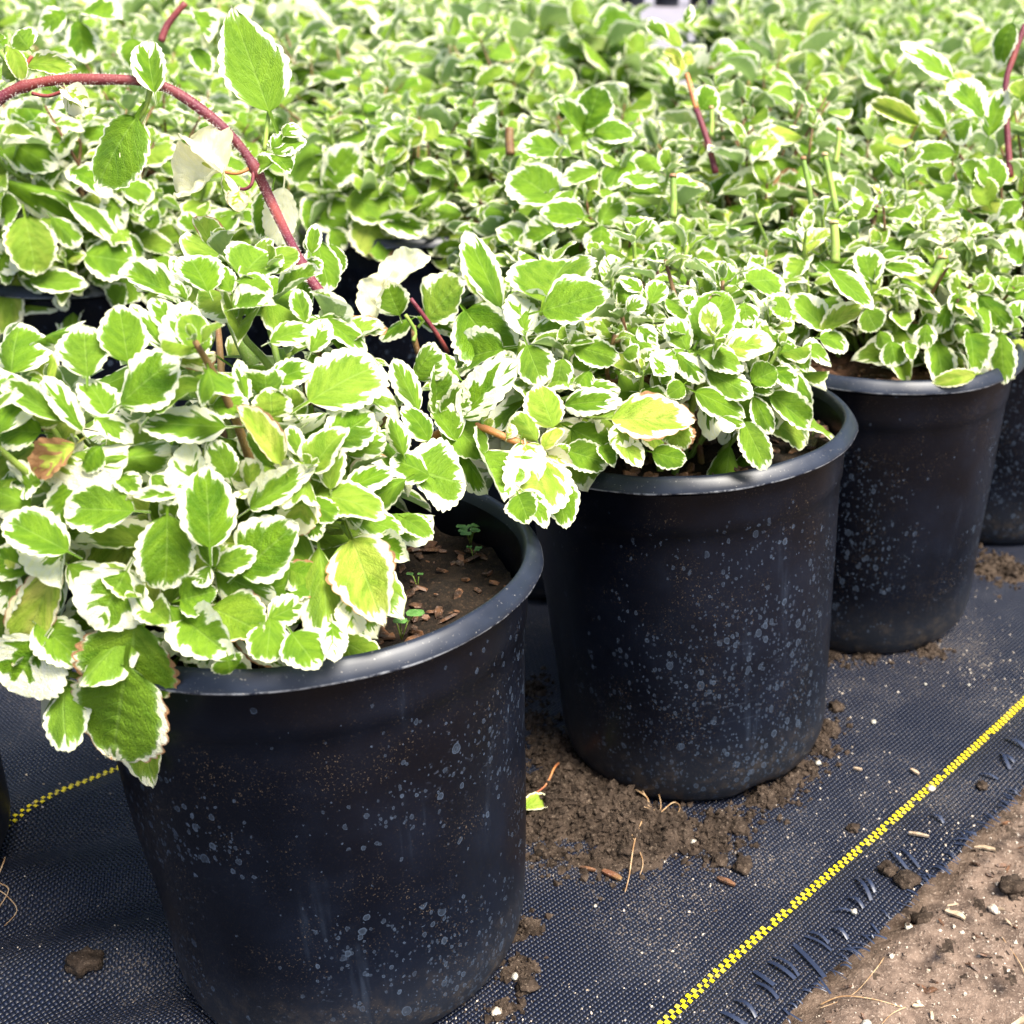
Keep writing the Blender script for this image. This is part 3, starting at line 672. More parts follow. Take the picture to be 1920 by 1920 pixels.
def heroes(pl, ox, oy, scl, rows, dep=None, off=0.0):
    for r_ in rows:
        bx, by, tx, ty, wp, W = r_[:6]; Yv = r_[6] if len(r_) > 6 else 0; Bv = r_[7] if len(r_) > 7 else 0; sh = r_[8] if len(r_) > 8 else 'n'
        lab = r_[9] if len(r_) > 9 else None
        bx, tx = ox+bx/scl, ox+tx/scl; by, ty = oy+by/scl, oy+ty/scl; wp = wp/scl
        if dep: zb = zt = dep
        else:
            mx, my = (bx+tx)/2, (by+ty)/2
            zm = pl.depth(mx, my); zb = .5*zm+.5*pl.depth(bx, by)+.004; zt = .6*zm+.4*pl.depth(tx, ty)-.001
        j = random.uniform(-.004, .004)+off-(.006 if wp > 85 else 0); zb += j; zt += j+random.uniform(-.004, .004)
        zb = pl.clear(bx, by, zb); zt = pl.clear(tx, ty, zt)
        pb, pt = at(bx, by, zb), at(tx, ty, zt)
        out = ((pb+pt)/2-pl.cen).normalized() if not dep else None
        m = orient_leaf(pb, pt, wp, zb, out=out, up=.65 if sh == 'f' else .35)
        me = random.choice(SHAPES[sh])
        o = pl.leaf(m, (W*random.uniform(.85, 1.1), Yv, Bv, 1), me, lab)
        pl.heroes.append((mx, my) if not dep else (bx, by))
def tiny(rs): return rs.choice((.1, .2, .25, .3, .35, .4, .55, .8))
def fill(pl, shoots, cap, seed, size=1.0, el0=-6, meshes=None, stems=True, rmin=.80, keep=None, skipdir=None):
    rs = random.Random(seed); L = []; ST = []
    soil = Vector((pl.pos[0]*.45+pl.cen.x*.55, pl.pos[1]*.45+pl.cen.y*.55, .176))
    for i in range(shoots):
        az = i*2.39996+rs.uniform(-.35, .35)
        se = math.sin(R(el0))+(1-math.sin(R(el0)))*((i+.5)/shoots); el = math.asin(max(-1, min(1, se+rs.uniform(-.05, .05))))
        k = rs.uniform(rmin, 1.0) if rs.random() < .82 or el < .6 else rs.uniform(1.0, 1.25)
        T = pl.cen + Vector((pl.R*math.cos(el)*math.cos(az), pl.R*math.cos(el)*math.sin(az), pl.H*math.sin(el)))*k
        if keep and not keep(T): continue
        nrm = Vector((math.cos(el)*math.cos(az)/pl.R, math.cos(el)*math.sin(az)/pl.R, math.sin(el)/pl.H)).normalized()
        ax = (nrm*.7+Vector((0, 0, .75))+Vector((rs.gauss(0, .2), rs.gauss(0, .2), 0))).normalized()
        b0 = soil+Vector((max(-.03, min(.03, rs.gauss(0, .016))), max(-.03, min(.03, rs.gauss(0, .016))), 0))
        mid = (b0+T)/2+Vector((0, 0, .01))+nrm*.012
        ST.append((b0, mid, T-ax*.03, T))
        ref = ax.orthogonal().normalized(); ref.rotate(Matrix.Rotation(rs.uniform(0, 6.28), 3, ax))
        side = [ref, ax.cross(ref).normalized()]
        W0 = tiny(rs)
        dist = 0; s0 = size*rs.uniform(.75, 1.25)
        for nd in range(5):
            Ln = (.0055, .0115, .0175, .0225, .0245)[nd]*s0*rs.uniform(.85, 1.15)
            dist += (.0, .0035, .0065, .010, .013)[nd]*s0
            ang = (.35, .75, 1.05, 1.25, 1.4)[nd]+rs.uniform(-.2, .2)
            for sg in (-1, 1):
                if nd > 2 and rs.random() < .2: continue
                sd_ = side[nd % 2]*sg
                dr = ax*math.cos(ang)+sd_*math.sin(ang)+Vector((rs.gauss(0, .12), rs.gauss(0, .12), -.10*nd*.5))
                up = ax*math.sin(ang)-sd_*math.cos(ang)+Vector((rs.gauss(0, .15), rs.gauss(0, .15), .25))
                base = T-ax*dist+dr.normalized()*Ln*.2
                yv = (0.55 if rs.random() < .06 else (.16 if nd < 2 else rs.choice((0, 0, .12, .22))))
                bv = .6 if rs.random() < .03 else 0
                m = frame(base, dr, up, Ln, Ln*rs.uniform(.58, .78))
                W = max(.03, W0*rs.uniform(.45, 1.15)*(.55 if size > 1.5 else .85)); L.append((m, (W, yv, bv, rs.random()), Ln, base))
    # the leaves that show largest become parts of their own
    def score(q):
        view = (CAM-q[3]); dz = view.length; v = (q[3]-pl.cen); r = math.sqrt((v.x/pl.R)**2+(v.y/pl.R)**2+(v.z/pl.H)**2)
        return q[2]/dz*(.4+max(0, v.normalized().dot(view.normalized())+.4))*r**2
    L.sort(key=score, reverse=True)
    nparts = max(0, min(cap-pl.n, len(L)))
    for q in L[:nparts]:
        pl.leaf(q[0], q[1], rs.choice(meshes or MED))
    if L[nparts:]:
        build_mass('leaf_mass', [(pl.inv @ q[0], q[1], rs.randrange(4)) for q in L[nparts:]], pl.root)
    if stems:
        V = []; Fc = []; lim = 60 if stems is True else 0
        for i, (a, b, c, d) in enumerate(ST):
            pts = smooth_path([a, b, c, d], 4); rad = [.0016]*len(pts)
            rad = [(.0021-.0011*k/len(pts)) for k in range(len(pts))]
            if i < lim: pl.tubepart('stem', pts, rad, rs.choice((STEM_G, STEM_G, STEM_G, STEM_B)), 6)
            else:
                v, f = tube([a, b, d], [.002, .0016, .001], 4); o = len(V); V += [pl.inv @ q for q in v]; Fc += [tuple(k+o for k in q) for q in f]
        if V: link('stem_mass', mesh_of('stem_mass', V, Fc, STEM_B), pl.root)['kind'] = 'stuff'
    return L
# --- hero plants
PA = Plant(A, (A[0]-.052, A[1]+.012, .222), .106, .128, 'big-leaved variegated plant in the nearest pot, white blotched leaves spilling over the left rim')
PB = Plant(B, (B[0]-.030, B[1]+.0, .224), .112, .088, 'variegated plant in the middle front pot, with a brown-tipped yellow-green leaf at its front')
PC = Plant(C, (C[0]-.004, C[1]+.02, .228), .104, .085, 'variegated plant in the third pot, small leaves hanging over its rim on the right')
PG = Plant(G, (G[0]+.03, G[1]+.03, .228), .115, .085, 'variegated plant just behind the middle front plant, with a clear rosette on top')
PE = Plant(E, (E[0]-.0, E[1]+.02, .235), .135, .11, 'darker variegated plant at the left behind the arching red stem, drooping over its pot')
PF = Plant(Fp, (Fp[0]+.02, Fp[1]+.03, .230), .125, .085, 'variegated plant behind the dark gap, right of the arching red stem')
c4 = [(60, 270, 60, -40, 230, .35), (190, 110, 345, 10, 80, .6, 0, 0, 'c'), (450, 290, 430, 20, 240, .3, 0, 0, 'f'), (660, 215, 610, -90, 240, .2, 0, 0, 'f'), (930, 190, 1010, -130, 260, .95), (900, 210, 1090, 150, 60, .5, .5, .5, 'c'), (620, 430, 890, 170, 240, .35, 0, 0, 'f'), (1160, 550, 700, 520, 230, .4, 0, 0, 'f'), (560, 500, 450, 260, 190, .5), (420, 570, 230, 260, 130, .6), (320, 520, 0, 320, 140, .3), (310, 520, 110, 430, 80, .2, .7, .3, 'c'), (210, 580, -60, 540, 190, .2), (390, 640, 160, 800, 170, .3, .8, 2.5, 'x', 'dead brown curled leaf'), (480, 720, 830, 680, 170, .3, 0, 0, 'c'), (520, 650, 390, 730, 120, .1), (440, 770, 240, 1080, 210, .45), (690, 985, 300, 950, 250, .3, 0, 0, 'f'), (1080, 1170, 1060, 740, 290, .3, 0, 0, 'f'), (1010, 900, 960, 630, 190, .9), (1180, 810, 1110, 630, 150, .4), (860, 1005, 860, 1400, 300, .2, 0, 0, 'f'), (1240, 1300, 1520, 1040, 300, .33, 0, 0, 'f'), (1380, 1390, 1700, 1270, 230, .02, 0, .55), (1290, 970, 1600, 750, 170, .4), (1440, 740, 1225, 430, 160, .2, .65, .5), (1400, 750, 1280, 560, 160, .05), (1550, 700, 1500, 545, 100, .4), (1700, 870, 1690, 545, 160, .35, .15), (1680, 640, 1925, 470, 250, .45), (1590, 420, 1970, 170, 340, .33, .12, 0, 'f'), (1680, 480, 1460, 500, 80, 1.3, 0, 0, 'c'), (1400, 500, 1390, 385, 180, .3, .2, 0, 'c'), (1370, 410, 1370, 285, 190, .3), (1390, 320, 1600, 220, 150, .4), (1270, 410, 1205, 190, 90, .5), (1100, 440, 1240, 420, 110, .3), (1060, 270, 1150, 370, 130, .1), (910, 900, 690, 890, 80, .7), (350, 1190, 10, 1000, 240, .28, 0, 0, 'f'), (150, 960, -60, 830, 210, .4), (310, 1250, 50, 1745, 215, .25, 1, .3, 'f', 'long yellowing drooping leaf'), (350, 1260, 540, 1370, 170, .5), (650, 1290, 480, 1600, 400, .75, 0, 0, 'f'), (695, 1555, 640, 1990, 480, .03, .10, .45, 'f'), (650, 1780, 570, 2270, 420, .12, .0, .25, 'f'), (190, 1560, 430, 1740, 230, .35), (230, 1640, 40, 1910, 380, .95, 0, 0, 'f'), (160, 1290, -40, 1210, 190, .2), (80, 1290, 10, 1520, 170, .7), (930, 1440, 1110, 1390, 190, .05), (1110, 1300, 1380, 1400, 200, .35), (1100, 1270, 1030, 1140, 80, .2), (1110, 1270, 1265, 1190, 110, .3), (1090, 1480, 1350, 1600, 230, .1, .1, .3, 'f'), (950, 1540, 1190, 1730, 180, .45), (1380, 1540, 1590, 1440, 160, .5), (1390, 1540, 1380, 1680, 130, .2), (1500, 1610, 1640, 1790, 230, .3, 0, 0, 'f'), (1640, 1170, 1710, 1570, 160, .3, .15, .3), (1590, 1000, 1630, 1140, 120, .5), (1570, 900, 1510, 1080, 210, .6, .5, .4), (1560, 930, 1710, 985, 110, .1), (1170, 1730, 1200, 1835, 150, .05), (490, 500, 670, 590, 110, .6), (620, 800, 700, 900, 110, .4), (780, 800, 900, 880, 120, .6), (1290, 870, 1280, 730, 100, .35, .3), (1240, 880, 1260, 915, 70, 1, .2), (750, 1000, 750, 920, 70, .2, .6), (1080, 1270, 1010, 1350, 90, .6), (870, 1470, 920, 1640, 110, .3), (130, 860, 200, 780, 140, .8)]
heroes(PA, 0, 600, 2.743, c4)
c5a = [(700, 620, 560, 420, 150, .35), (560, 620, 470, 430, 140, .3), (640, 480, 740, 330, 140, .4), (560, 800, 420, 700, 140, .3), (800, 480, 700, 340, 120, .5), (640, 560, 700, 460, 120, .2, .2), (480, 300, 560, 130, 150, .35), (720, 300, 640, 160, 130, .3), (150, 1010, 445, 1085, 155, .25, 0, 0, 'f'), (165, 1130, 350, 1620, 250, .33, .45, .3, 't', 'long yellow-green leaf drooping over the soil'), (290, 1130, 450, 1230, 140, .5), (430, 1020, 565, 1090, 80, .2), (455, 760, 760, 850, 290, .5, 0, 0, 'f'), (690, 640, 890, 870, 120, .5), (820, 670, 970, 890, 190, .4), (730, 500, 990, 205, 210, .85, 0, 0, 'f'), (600, 475, 600, 230, 150, .45), (505, 465, 380, 180, 140, .45), (560, 300, 650, 180, 170, .1), (140, 690, 325, 590, 130, .3), (430, 690, 370, 485, 120, .4), (120, 890, 380, 720, 150, .4), (440, 820, 215, 940, 140, .15), (145, 1430, 205, 1555, 95, 1, .4), (60, 1550, 85, 1710, 95, .9), (640, 520, 850, 640, 200, .05)]
heroes(PA, 600, 600, 2.743, c5a)
c1a = [(1240, 1430, 1380, 1245, 210, .15, 0, 0, 'f'), (1070, 1500, 975, 1275, 200, .3, 0, 0, 'f'), (1190, 1500, 1080, 1310, 120, .35), (1230, 1450, 1400, 1490, 140, .25), (910, 1530, 610, 1370, 140, .45), (890, 1700, 790, 1490, 140, .55), (850, 1800, 690, 1530, 110, .6), (960, 1540, 920, 1440, 80, .5), (1200, 1590, 1400, 1530, 110, .6), (1570, 1650, 1515, 1470, 110, .4), (1390, 1760, 1590, 1650, 130, .5), (1600, 1810, 1690, 1620, 130, .7), (1750, 1800, 1880, 1620, 220, .25), (1640, 1640, 1900, 1760, 140, .4)]
heroes(PA, 0, 0, 2.743, c1a)
# trailing branch from the nearest plant towards the middle pot
c5t = [(1200, 550, 1120, 320, 210, .15, .35, 0, 'f'), (1115, 620, 1020, 465, 150, .25, .2), (1150, 660, 1225, 550, 85, .2, .9), (1030, 630, 985, 865, 110, .25), (1060, 640, 1085, 800, 130, .95, .6), (1150, 710, 1110, 935, 210, .55, .4, 0, 'f'), (1140, 680, 1300, 740, 90, 1.2, .7, .2), (1205, 800, 1275, 1075, 190, .25, 0, 0, 'f'), (1040, 880, 1190, 1030, 130, .5), (1195, 670, 1295, 650, 70, .3, .3), (850, 560, 880, 500, 60, .2, .6), (960, 610, 975, 540, 60, .8, .7), (1020, 900, 1060, 1000, 130, .2)]
heroes(PA, 600, 600, 2.743, c5t, dep=.585)
c5b = [(1500, 510, 1940, 500, 250, .35, .6, .45, 'f', 'broad yellow-green leaf with a brown tip'), (1260, 440, 1530, 390, 140, .5), (1330, 330, 1520, 360, 110, .5), (1260, 670, 1475, 720, 170, .2, 0, 0, 'f'), (1510, 590, 1660, 740, 130, .5, .25, 0, 'f'), (1710, 680, 1870, 715, 130, .12), (1830, 530, 1840, 665, 180, .3, .3, .7), (1290, 560, 1500, 650, 190, .02), (1570, 540, 1540, 650, 120, .7, .2), (1065, 130, 1150, 340, 180, .35, 0, 0, 'f'), (945, 150, 600, 190, 180, .35, 0, 0, 'f'), (1250, 200, 1200, 330, 120, .4), (1390, 260, 1320, 310, 100, .4), (1560, 170, 1610, 150, 60, .2), (1300, 130, 1540, 200, 130, .15), (1600, 90, 1720, 160, 120, .5), (1760, 220, 1720, 280, 90, .6), (1870, 330, 1810, 380, 90, .1), (1130, 720, 1000, 700, 90, .3), (1450, 650, 1510, 735, 80, .2)]
heroes(PB, 600, 600, 2.743, c5b)
c2b = [(750, 1600, 940, 1850, 200, .2, 0, 0, 'f'), (410, 1620, 330, 1440, 190, .4, 0, 0, 'f'), (550, 1640, 730, 1420, 230, .35, .15, 0, 'f'), (930, 1580, 745, 1175, 160, .35, 0, 0, 'f'), (1160, 1560, 1250, 1265, 350, .2, .1, 0, 'f'), (1145, 1600, 1490, 1490, 240, .22, 0, 0, 'f'), (1020, 1560, 980, 1420, 190, .5), (1060, 1730, 1000, 1490, 160, .95), (1580, 1560, 1530, 1370, 150, .3), (290, 1640, 300, 1400, 120, 4, .7, 0, 'x'), (320, 1500, 540, 1290, 150, 4, .3, 0, 'x'), (470, 1640, 300, 1700, 80, .3), (500, 1630, 700, 1650, 80, .5), (620, 1700, 760, 1620, 110, .3), (1100, 1700, 1300, 1660, 110, .6), (1700, 1560, 1760, 1420, 120, .4), (1650, 1500, 1560, 1400, 90, .5), (1120, 1430, 1040, 1330, 120, .4), (1640, 1680, 1720, 1760, 100, .6), (1580, 1600, 1660, 1540, 100, .6)]
heroes(PB, 600, 0, 2.743, c2b)
c3b = [(255, 1740, 410, 1490, 240, .06, 0, 0, 'f'), (190, 1800, 100, 1610, 150, .45), (255, 1820, 490, 1870, 150, .3), (905, 1700, 730, 1510, 140, .4, 0, 0, 'f'), (880, 1710, 1065, 1540, 110, .2, .5, 0, 'c'), (870, 1740, 1045, 1740, 120, .4), (780, 1790, 965, 1830, 100, .45), (920, 1390, 1155, 1585, 120, .3, 0, 0, 'f'), (560, 1785, 570, 1615, 80, .35), (640, 1800, 770, 1800, 150, .2), (505, 1450, 700, 1420, 150, .25, 0, 0, 'f'), (435, 1465, 285, 1320, 130, .35), (400, 1640, 530, 1740, 120, .05), (480, 1560, 500, 1640, 90, .5), (720, 1600, 640, 1560, 100, .3), (230, 1560, 150, 1500, 100, .5)]
heroes(PB, 1220, 0, 2.743, c3b)
c6b = [(285, 265, 530, 385, 150, .33, 0, 0, 'f'), (230, 370, 500, 470, 150, .2), (480, 525, 600, 755, 160, .2, 0, 0, 'f'), (530, 395, 625, 590, 120, .3), (700, 225, 820, 490, 130, .35), (610, 380, 830, 550, 160, .2), (520, 320, 650, 250, 150, .02), (530, 360, 640, 360, 60, .4), (370, 500, 490, 545, 60, .4), (130, 170, 280, 290, 120, .6), (240, 160, 480, 210, 130, .35), (640, 90, 760, 180, 140, .15), (60, 330, 100, 260, 80, .5), (760, 170, 800, 250, 90, .3)]
heroes(PB, 1220, 600, 2.743, c6b)
c3c = [(1130, 1455, 1110, 1265, 160, .35, 0, 0, 'f'), (1205, 1370, 1400, 1385, 80, .45), (1110, 1590, 1165, 1705, 150, .18, 0, 0, 'f'), (1690, 1520, 1860, 1705, 150, .28), (1560, 1690, 1730, 1700, 110, .5), (1280, 1430, 1490, 1600, 100, .35), (1540, 1560, 1490, 1705, 110, .45), (1770, 980, 1750, 800, 170, .12), (1690, 960, 1600, 830, 120, .15), (1910, 1340, 1770, 1240, 140, .5), (1740, 1050, 1690, 920, 140, .1, .2), (1900, 1040, 1790, 1110, 110, .3), (1880, 1540, 1870, 1390, 150, .1), (1740, 1510, 1720, 1410, 110, .15), (1420, 1370, 1310, 1330, 80, .5), (1580, 1510, 1600, 1600, 90, .3), (1900, 1620, 1840, 1560, 120, .4), (1290, 1480, 1360, 1590, 90, .6), (1180, 1000, 1260, 1060, 80, .3, .2)]
heroes(PC, 1220, 0, 2.743, c3c)
heroes(PC, 1220, 600, 2.743, [(1800, 70, 1820, 335, 150, .22, 0, 0, 'f'), (1640, 70, 1690, 245, 130, .3), (1670, 280, 1475, 310, 80, .15, .5), (1235, 110, 1260, 195, 95, .25), (1180, 60, 1200, 130, 80, .2), (1320, 120, 1340, 210, 50, .3), (1900, 40, 1840, -60, 100, .4), (1420, 20, 1400, 110, 90, .4)])
c1e = [(130, 1115, 190, 1410, 240, .1, .25, 0, 'f'), (435, 1310, 705, 1350, 220, .32, 0, 0, 'f'), (155, 1440, 455, 1460, 120, .25, 0, 0, 'f'), (-10, 920, 590, 1060, 150, .35), (360, 1040, 615, 1215, 110, .35), (-20, 690, 280, 850, 160, .28, 0, 0, 'f'), (340, 600, 300, 820, 130, .45), (400, 110, 440, 330, 160, .35, 0, 0, 'f'), (430, 60, 630, 90, 120, .45), (340, 70, 170, 120, 130, .5), (270, 1120, 380, 1240, 100, .35), (620, 940, 775, 985, 120, .28), (-10, 1380, 80, 1230, 150, 1.1), (310, 1510, 320, 1595, 80, .6), (1210, 1090, 1080, 1250, 130, .35), (60, 1230, -20, 1350, 120, .3), (560, 1000, 620, 1150, 110, .7), (120, 520, 180, 620, 150, .4), (20, 560, 180, 600, 130, .8), (680, 200, 720, 340, 150, .25), (800, 1330, 860, 1380, 90, .1), (780, 1180, 790, 1060, 100, .4), (1010, 1180, 960, 1100, 100, .4), (760, 1090, 680, 1080, 90, .4), (600, 1560, 640, 1460, 100, .2), (30, 1100, 100, 1060, 130, .2), (700, 1400, 620, 1340, 120, .3), (660, 1210, 740, 1330, 90, .3), (560, 700, 440, 610, 140, .3), (1000, 60, 1090, 180, 90, .5), (1000, 250, 1080, 360, 90, .3), (60, 1240, 20, 1470, 110, .1)]
heroes(PE, 0, 0, 2.743, c1e)
heroes(PF, 600, 0, 2.743, [(140, 1020, 440, 1090, 210, .15, .1, 0, 'f'), (300, 1130, 570, 1195, 130, .4), (230, 1080, 290, 1325, 220, .2, .45, 0, 'f'), (620, 985, 425, 1140, 90, .35), (-120, 1060, 150, 1080, 170, .4), (20, 970, 205, 740, 170, .4, 0, 0, 'f'), (450, 650, 285, 790, 150, .25), (600, 710, 470, 590, 130, .15, .3), (730, 1100, 565, 1060, 120, .4), (60, 1180, 130, 1270, 120, .3), (640, 1240, 700, 1340, 170, .3), (560, 1150, 600, 1210, 110, .6), (-40, 740, -30, 900, 190, .1)])
heroes(PG, 600, 0, 2.743, [(1370, 660, 1430, 425, 190, .18, 0, 0, 'f'), (1360, 690, 1210, 510, 120, .2), (1405, 690, 1600, 630, 130, .2), (1215, 1030, 975, 860, 200, .28, 0, 0, 'f'), (1290, 800, 1030, 700, 130, .4, 0, 0, 'f'), (1360, 1110, 1125, 1080, 160, .32, 0, 0, 'f'), (1440, 1150, 1540, 950, 160, .55), (910, 710, 860, 550, 140, .6), (1590, 980, 1830, 985, 120, .45), (1450, 1160, 1440, 1275, 150, .4), (1210, 1180, 1040, 1240, 130, .45), (1430, 880, 1240, 950, 100, .45), (1570, 1120, 1740, 1180, 130, .35), (1740, 880, 1650, 740, 170, .5), (1500, 760, 1370, 730, 90, .6), (1300, 980, 1200, 1060, 80, .3), (1570, 830, 1480, 900, 110, .1), (1840, 1200, 1760, 1130, 140, .5)])
# the long arching red stem of the nearest plant, its leaves and stalks
def px_path(pts, k=5): return smooth_path([at(x, y, z) for x, y, z in pts], k)
arch = px_path([(-40, 222, .555), (0, 185, .555), (45, 162, .556), (110, 150, .558), (190, 149, .561), (262, 152, .565), (320, 168, .57), (390, 215, .575), (440, 262, .58), (478, 315, .585), (510, 382, .59), (545, 455, .575), (580, 520, .568), (640, 605, .566), (690, 720, .575), (640, 900, .57)], 6)
PA.tubepart('red_stem', arch, [.00225+.0002*math.sin(i*.35)+.00003*nz((i, 0, 0), .7)+sum(.0008*math.exp(-((i-c)/1.1)**2) for c in (12, 33, 54, 70, 77)) for i in range(len(arch))], STEM_R, 14)
hair = []; hf = []; rs = random.Random(5)
for i in range(2600):
    k = rs.randrange(len(arch)-14); t = rs.random(); p = arch[k].lerp(arch[k+1], t); ax = (arch[k+1]-arch[k]).normalized(); o_ = ax.orthogonal(); o_.rotate(Matrix.Rotation(rs.uniform(0, 6.28), 3, ax)); o_.normalize()
    a = p+o_*.0023; b = p+o_*.0034+ax*rs.uniform(-.0004, .0004); s = ax*.00006; n0 = len(hair); hair += [a-s, a+s, b]; hf.append((n0, n0+1, n0+2))
HAIRM = stem_mat('plant_hair', (.8, .7, .65), (.85, .8, .75))
link('stem_hair', mesh_of('stem_hair', [PA.inv @ v for v in hair], hf, HAIRM, False), PA.root)['kind'] = 'stuff'
heroes(PA, 0, 0, 2.743, [(1385, 575, 1185, 45, 330, .16, 0, 0, 't', 'large toothed green leaf standing up from the red stem')], dep=.585)
heroes(PA, 0, 0, 2.743, [(795, 475, 740, 185, 160, .4, 0, 0, 'f')], dep=.560)
heroes(PA, 0, 0, 2.743, [(700, 605, 460, 940, 280, .06, 0, 0, 'f'), (740, 640, 640, 890, 130, 1.1, .5, 0, 'f')], dep=.568)
heroes(PA, 0, 0, 2.743, [(1135, 885, 980, 645, 180, 4, .75, 0, 'x', 'withered cream leaf on the red stem'), (1135, 885, 860, 960, 210, 4, .75, 0, 'x', 'withered cream leaf pointing left on the red stem'), (1150, 890, 1130, 1040, 90, 1.3, .3, 0, 'c'), (1230, 980, 1220, 1070, 100, 1.2, .8, .3, 'c')], dep=.570)
heroes(PA, 0, 0, 2.743, [(1400, 840, 1280, 840, 85, .35), (1410, 790, 1540, 670, 150, .3), (1420, 800, 1490, 860, 90, .35), (1400, 760, 1420, 690, 80, .3), (1460, 700, 1490, 610, 100, .5), (1515, 1375, 1655, 1370, 95, .25, 0, 0, 'f'), (1600, 1300, 1625, 1145, 85, .35), (1590, 1290, 1570, 1230, 50, .5)], dep=.584)
heroes(PA, 0, 0, 2.743, [(1400, 970, 1340, 1230, 160, .15, 0, 0, 'f'), (1460, 965, 1430, 1255, 170, 3, .4, 0, 'f'), (1630, 1240, 1700, 1500, 180, .15), (1560, 1440, 1600, 1570, 110, .4), (1700, 1260, 1730, 1400, 120, .1)], dep=.61)
heroes(PA, 0, 0, 2.743, [(90, 400, -10, 180, 110, .1, .35, 0, 'c'), (150, 250, 50, 130, 140, .25), (135, 330, 350, 310, 100, .3, .2, 0, 'c'), (60, 250, 120, 400, 90, .1, .3), (0, 200, -40, 130, 120, .3), (340, 455, 400, 580, 80, 1.2, .5), (330, 460, 455, 540, 70, 1.2, .5)], dep=.556)
def stalk(pl, pts, wpx, mat, name='petiole', n=8, k=4):
    P = px_path(pts, k); z = pts[0][2]; r = wpx*.5*z/F_PX
    return pl.tubepart(name, P, [r*(1-.15*i/len(P)) for i in range(len(P))], mat, n)
stalk(PA, [(496, 282, .585), (500, 245, .585), (505, 205, .585)], 9, STEM_G)
stalk(PA, [(282, 165, .565), (275, 195, .566), (258, 225, .568)], 11, STEM_G)
stalk(PA, [(475, 318, .584), (472, 345, .583), (455, 355, .583), (430, 345, .583)], 7, STEM_R)
stalk(PA, [(470, 315, .584), (445, 325, .583), (415, 322, .583)], 7, STEM_O)
stalk(PA, [(40, 165, .556), (32, 140, .556), (-2, 95, .556)], 11, STEM_G)
stalk(PA, [(60, 175, .556), (90, 180, .557), (120, 170, .557)], 7, STEM_R)
stalk(PA, [(38, 160, .556), (45, 130, .556), (60, 105, .556)], 7, STEM_O)
stalk(PA, [(480, 700, .58), (452, 640, .578), (424, 572, .575)], 26, STEM_G, 'cut_stub', 12)
stalk(PA, [(424, 574, .575), (422, 566, .575)], 32, CUT, 'cut_stub_end', 12)
stalk(PA, [(60, 1060, .50), (110, 1065, .49), (155, 1000, .49)], 12, STEM_G); stalk(PA, [(155, 998, .488), (135, 1035, .487), (112, 1062, .487)], 15, STEM_G)
stalk(PA, [(610, 982, .513), (640, 988, .512), (662, 1015, .510)], 9, STEM_G)
trail = [(785, 862, .60), (800, 828, .59), (860, 795, .585), (900, 800, .585), (960, 825, .585), (1010, 845, .585)]
stalk(PA, trail, 15, STEM_O, 'trailing_stem', 10); stalk(PA, [(800, 830, .59), (795, 790, .588), (788, 768, .587)], 9, STEM_B); stalk(PA, [(810, 828, .59), (840, 805, .588), (862, 785, .585)], 9, STEM_G); stalk(PA, [(905, 800, .585), (900, 772, .584)], 8, STEM_G)
stalk(PB, [(1192, 735, .66), (1185, 690, .655), (1168, 640, .65)], 24, STEM_G, 'cut_stub', 12); stalk(PB, [(1168, 641, .649), (1165, 628, .649)], 30, CUT, 'cut_stub_end', 12)
stalk(PB, [(1090, 778, .63), (1120, 785, .628), (1155, 782, .626)], 10, STEM_G)
stalk(PB, [(775, 640, .66), (778, 620, .66), (760, 590, .655)], 8, STEM_G); stalk(PB, [(790, 680, .67), (778, 640, .662), (775, 610, .66)], 12, STEM_B); stalk(PB, [(840, 660, .68), (815, 620, .67), (770, 560, .66)], 9, STEM_R)
stalk(PB, [(800, 690, .67), (850, 700, .67), (980, 730, .66)], 8, STEM_B)
stalk(PB, [(1238, 560, .70), (1225, 530, .70), (1215, 505, .70)], 9, STEM_O)
def cv(x, y, z): return (1220+x/2.743, y/2.743, z)
for (x0, y0, x1, y1, w_, z, pl) in [(830, 1080, 785, 820, 30, .86, PC), (955, 1090, 895, 800, 34, .84, PC), (950, 840, 970, 670, 30, .92, PC), (950, 1350, 942, 1150, 50, .75, PB), (115, 1120, 115, 910, 38, .80, PG), (1430, 1470, 1500, 1330, 50, .80, PC), (310, 700, 312, 560, 26, .98, PG)]:
    stalk(pl, [cv(x0, y0, z), cv((x0+x1)/2+4, (y0+y1)/2, z), cv(x1, y1, z)], w_/2.743, STEM_G, 'cut_stub', 10); stalk(pl, [cv(x1, y1, z-.0005), cv(x1, y1-14, z-.0005)], w_/2.743*1.12, CUT, 'cut_stub_end', 10)
stalk(PG, [(957, 290, .95), (955, 262, .95), (955, 240, .95)], 18, STEM_B, 'cut_stub'); 
fill(PA, 62, 285, 21, 1.35, -4, MED+HI[:4], keep=lambda T: T.x < A[0]+(.028 if T.z < .262 else .075) and not (520 < project(T)[0] < 690 and 430 < project(T)[1] < 610) and not (project(T)[0] < 290 and project(T)[1] < 650))
fill(PB, 78, 285, 22, 1.25, -4, keep=lambda T: not (T.z < .25 and T.x > B[0]-.03 and T.y < B[1]+.05) and not (T.z < .262 and T.y < B[1]-.05))
fill(PC, 72, 260, 23, 1.3, -8, keep=lambda T: not (T.z < .245 and T.x < C[0]+.035 and T.y < C[1]+.02))
fill(PG, 62, 210, 24, 1.55, -8)
fill(PE, 80, 240, 25, 1.4, -9, keep=lambda T: project(T)[1] < 525)
fill(PF, 64, 190, 26, 1.6, -10)
